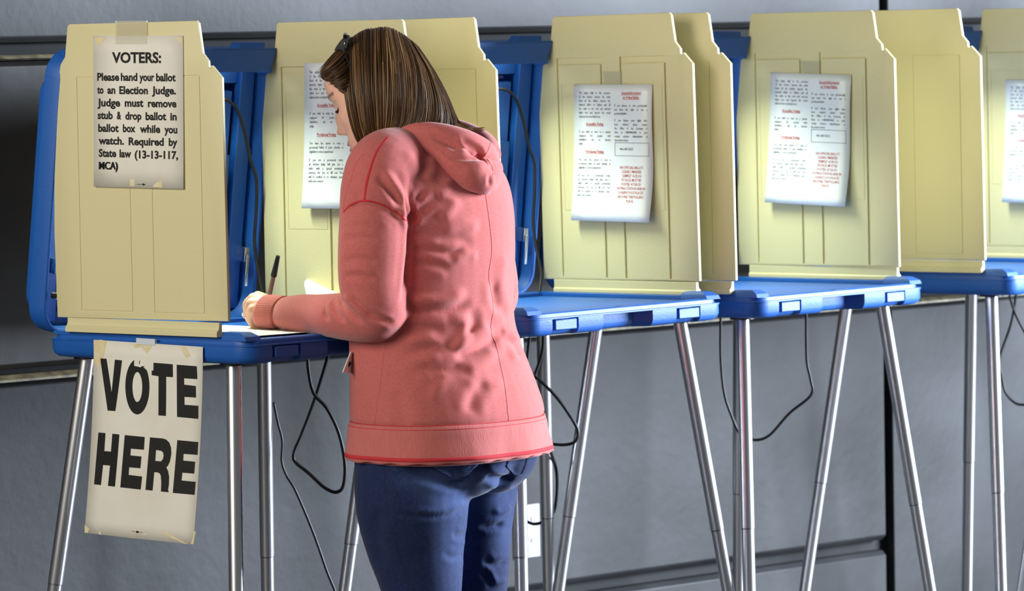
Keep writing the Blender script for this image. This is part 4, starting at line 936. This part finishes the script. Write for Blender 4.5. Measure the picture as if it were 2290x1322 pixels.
hair = link('hair', me, M['hair'], person, True); hair['label'] = 'straight shoulder-length brown hair with lighter streaks'

# ------------------------------------------------------------------ things she wears loose or holds
sun = empty('sunglasses', at(765, 110, 8.735)); SL = Vector(sun.location)
def place(bm, name, m, parent, origin, **k):
    for v in bm.verts: v.co -= origin
    return obj(name, bm, m, parent, **k)
def lens(dep, name):
    bm = bmesh.new(); o2 = [(747, 114), (752, 104), (760, 93), (768, 84), (776, 78), (783, 80), (780, 90), (777, 100), (775, 112), (774, 124), (769, 117), (762, 111), (755, 112)]
    loft(bm, [[at(x, y, dep + k + (1 - (x - 747) / 36) * .028 * (1 if dep < 8.74 else -1)) for x, y in o2] for k in (0, .004)]); return place(bm, name, M['black'], sun, SL, bevel=.0008)
lens(8.690, 'lens'); lens(8.80, 'lens')
bm = bmesh.new(); tube(bm, spline([at(772, 82, 8.695), at(772, 78, 8.735), at(774, 79, 8.77), at(776, 82, 8.80)], 16), .0042, 10); place(bm, 'bridge', M['black_gloss'], sun, SL)
for dep, s in ((8.688, 1), (8.806, -1)):
    bm = bmesh.new(); tube(bm, spline([at(772, 108, dep), at(778, 135, dep - .015 * s), at(800, 165, dep - .028 * s), at(832, 190, dep - .03 * s)], 16), .0032, 10, flat=.5); place(bm, 'temple', M['black'], sun, SL)
bm = bmesh.new(); ec = at(767, 99, 8.686); tube(bm, [ec + Vector((.0026 * math.cos(t) + .001 * math.sin(t), -.001, .0042 * math.sin(t))) for t in np.linspace(0, 2 * math.pi, 20)], .0008, 6); place(bm, 'emblem', M['alu_dark'], sun, SL)
tag(person, 'person in a pink hoodie and jeans bending over the first booth to write', 'person')
tag(sun, 'black sunglasses pushed up on the brown hair', 'sunglasses')

pen = empty('pen', at(590, 726, 8.895)); PO = Vector(pen.location); pa, pb = at(588, 728, 8.895), at(622, 572, 8.86)
pd = (pb - pa)
bm = bmesh.new(); tube(bm, [pa + pd * .06, pa + pd * .72], [.0042, .0046], 14); place(bm, 'barrel', mat('smoky_barrel', srgb(118, 98, 84), .25), pen, PO)
bm = bmesh.new(); tube(bm, [pa, pa + pd * .07], [.0006, .0038], 12); place(bm, 'tip', M['silver'], pen, PO)
bm = bmesh.new(); tube(bm, [pa + pd * .70, pa + pd * .71, pa + pd * .97, pa + pd * 1.0], [.0048, .0062, .0044, .0040], 14); bx_ = pd.normalized(); place(bm, 'cap', M['black'], pen, PO)
tag(pen, 'capped-end black pen standing in the writing hand', 'pen')

# ------------------------------------------------------------------ papers on the first booth's tray
def tray_pt(b, x, y, z): return BM[b] @ Vector((x, y, z))
def flat_sheet(name, b, pts, z, m, origin):
    o_ = tray_pt(b, *origin, z); bm = bmesh.new()
    loft(bm, [[tray_pt(b, x, y, zz) - o_ for x, y in pts] for zz in (z, z + .0006)])
    o = obj(name, bm, m, None, smooth=False); o.location = o_; return o
def quad(cx, cy, wx, wy, a):
    return [(cx + x * math.cos(a) - y * math.sin(a), cy + x * math.sin(a) + y * math.cos(a)) for x, y in ((-wx, -wy), (wx, -wy), (wx, wy), (-wx, wy))]
q1 = quad(-.085, -.045, .108, .165, R(-4))
bal = flat_sheet('ballot', 0, q1, .9990, M['ballot'], (-.06, -.02)); tag(bal, 'white ballot lying under the writing hand on the blue tray', 'ballot')
p = Print()
for i in range(14):
    p.rect(-.095, .095 - (i % 3) * .02, .14 - i * .02, .1408 - i * .02)
lm = p.mesh('ballot_lines', lambda uv: np.array([np.array(tray_pt(0, -.085 + u_ * math.cos(R(-4)) - v_ * math.sin(R(-4)), -.045 + u_ * math.sin(R(-4)) + v_ * math.cos(R(-4)), .9998) - bal.location) for u_, v_ in uv]))
link('printed_lines', lm, M['ink_grey'], bal, False)
bm = bmesh.new(); e0, e1 = at(689, 672, 8.99), at(790, 678, 9.06); org = e0.copy(); ex = (e1 - e0); up_ = at(684, 622, 9.17) - e0; hz = 1.0
nrm = ex.cross(up_).normalized()
pr = [(0, 0), (1, 0), (1, hz), (.06, hz * 1.0), (.02, hz * .97), (-.03, hz * .86), (-.04, hz * .75)]
loft(bm, [[ex * a_ + up_ * zz + nrm * k for a_, zz in pr] for k in (0, -.004)])
fo = obj('folded_paper', bm, M['ballot'], None, bevel=.001); fo.location = org
tag(fo, 'white folded paper propped up on the tray behind the woman\u2019s forearm', 'paper')
bm = bmesh.new(); c4 = [at(785, 787, 8.60), at(800, 790, 8.64), at(800, 836, 8.64), at(767, 833, 8.575)]; oc = c4[0].copy(); nn = (c4[1] - c4[0]).cross(c4[3] - c4[0]).normalized()
loft(bm, [[v - oc + nn * k for v in c4] for k in (0, .0016)]); cd = obj('paper_card', bm, M['ballot'], None, smooth=False); cd.location = oc
p = Print(); cu_ = c4[1] - c4[0]; cv_ = c4[3] - c4[0]
p.poly([[(.25, .45), (.6, .5), (.75, .62), (.5, .66), (.62, .78), (.4, .72)]])
side = -1 if nn.y > 0 else 1
link('printed_mark', p.mesh('printed_mark', lambda uv: np.array([np.array(cu_ * u_ + cv_ * v_ + nn * (.0024 if side > 0 else -.0008)) for u_, v_ in uv])), M['ink'], cd, False)
tag(cd, 'small white card hanging in front of the pink hoodie below the tray', 'card')

# ------------------------------------------------------------------ power cords and the outlet
def cord(runs, rad, b):
    o0 = at(*runs[0][0]); bm = bmesh.new()
    for r_ in runs: tube(bm, [Vector(p) - o0 for p in spline([at(*q) for q in r_], 14 * len(r_))], rad, 8)
    o = obj('power_cord', bm, M['black'], None, True); inv = BM[b].inverted(); o.parent = ROOTS[b]; o.matrix_local = inv @ Matrix.Translation(o0); return o
cord([[(686, 770, 9.10), (690, 830, 9.10), (702, 880, 9.10), (732, 915, 9.10), (758, 970, 9.10), (771, 1035, 9.10), (768, 1085, 9.10), (752, 1101, 9.10), (725, 1090, 9.10), (690, 1058, 9.11), (662, 1035, 9.12), (657, 1015, 9.12), (675, 970, 9.13), (705, 890, 9.14), (735, 790, 9.14), (738, 760, 9.12)]], .0036, 0)
cord([[(612, 900, 9.22), (622, 948, 9.22), (631, 985, 9.22), (630, 1030, 9.22), (640, 1062, 9.22), (662, 1100, 9.22), (700, 1190, 9.22), (730, 1275, 9.22), (760, 1360, 9.22), (775, 1500, 9.22), (790, 1700, 9.22)]], .0028, 0)
c1 = cord([[(1188, 720, 9.75), (1180, 800, 9.75), (1185, 830, 9.75), (1215, 858, 9.75), (1250, 895, 9.75), (1284, 945, 9.75), (1293, 970, 9.75), (1284, 989, 9.75), (1260, 995, 9.76), (1225, 992, 9.78), (1195, 985, 9.8), (1178, 940, 9.8), (1190, 860, 9.8), (1212, 790, 9.8), (1215, 730, 9.78)], [(1178, 1167, 10.10), (1195, 1172, 10.07), (1215, 1166, 10.04), (1240, 1140, 9.95), (1245, 1060, 9.9), (1225, 992, 9.78)]], .0036, 1)
cord([[(1612, 680, 10.2), (1612, 800, 10.2), (1620, 880, 10.2), (1636, 930, 10.2), (1655, 970, 10.2), (1685, 984, 10.2), (1720, 974, 10.2), (1765, 925, 10.2), (1814, 883, 10.2), (1812, 845, 10.2), (1804, 800, 10.2), (1803, 680, 10.2)]], .0032, 2)
cord([[(2252, 640, 10.85), (2270, 700, 10.85), (2300, 760, 10.86), (2330, 830, 10.86), (2320, 890, 10.86), (2280, 905, 10.86), (2250, 880, 10.86), (2240, 840, 10.86), (2236, 800, 10.86), (2262, 720, 10.87), (2275, 640, 10.87)]], .0032, 3)
ol = empty('wall_outlet', wp(.571, .42, -.001)); OL = Vector(ol.location)
def wb(bm, s0, s1, z0, z1, d0, d1): box(bm, s0, s1, z0, z1, d0, d1, lambda s, z, d: wp(s, z, -d) - OL)
bm = bmesh.new(); wb(bm, .532, .610, .358, .482, 0, .007); obj('cover_plate', bm, M['white_plastic'], ol, bevel=.003)
for zc in (.445, .395):
    bm = bmesh.new(); wb(bm, .556, .586, zc - .017, zc + .017, .006, .009); rc_ = obj('receptacle', bm, M['white_plastic'], ol, bevel=.002)
    for ds in (-.007, .007):
        bm = bmesh.new(); wb(bm, .571 + ds - .0012, .571 + ds + .0012, zc - .002, zc + .008, .0088, .0094); obj('slot', bm, M['black'], rc_)
bm = bmesh.new(); wb(bm, .5685, .5735, .418, .423, .006, .0085); obj('screw', bm, M['silver'], ol)
tag(ol, 'white double wall outlet seen between two aluminium legs', 'outlet')
bm = bmesh.new(); tube(bm, [wp(.571, .446, -.01), wp(.572, .446, -.02), wp(.578, .444, -.045), wp(.59, .444, -.065)], [.013, .013, .010, .005], 12); pg0 = wp(.571, .446, -.01)
for v in bm.verts: v.co -= pg0
pgo = obj('power_plug', bm, M['black'], c1, bevel=.001); pgo.matrix_local = (BM[1] @ c1.matrix_local).inverted() @ Matrix.Translation(pg0)
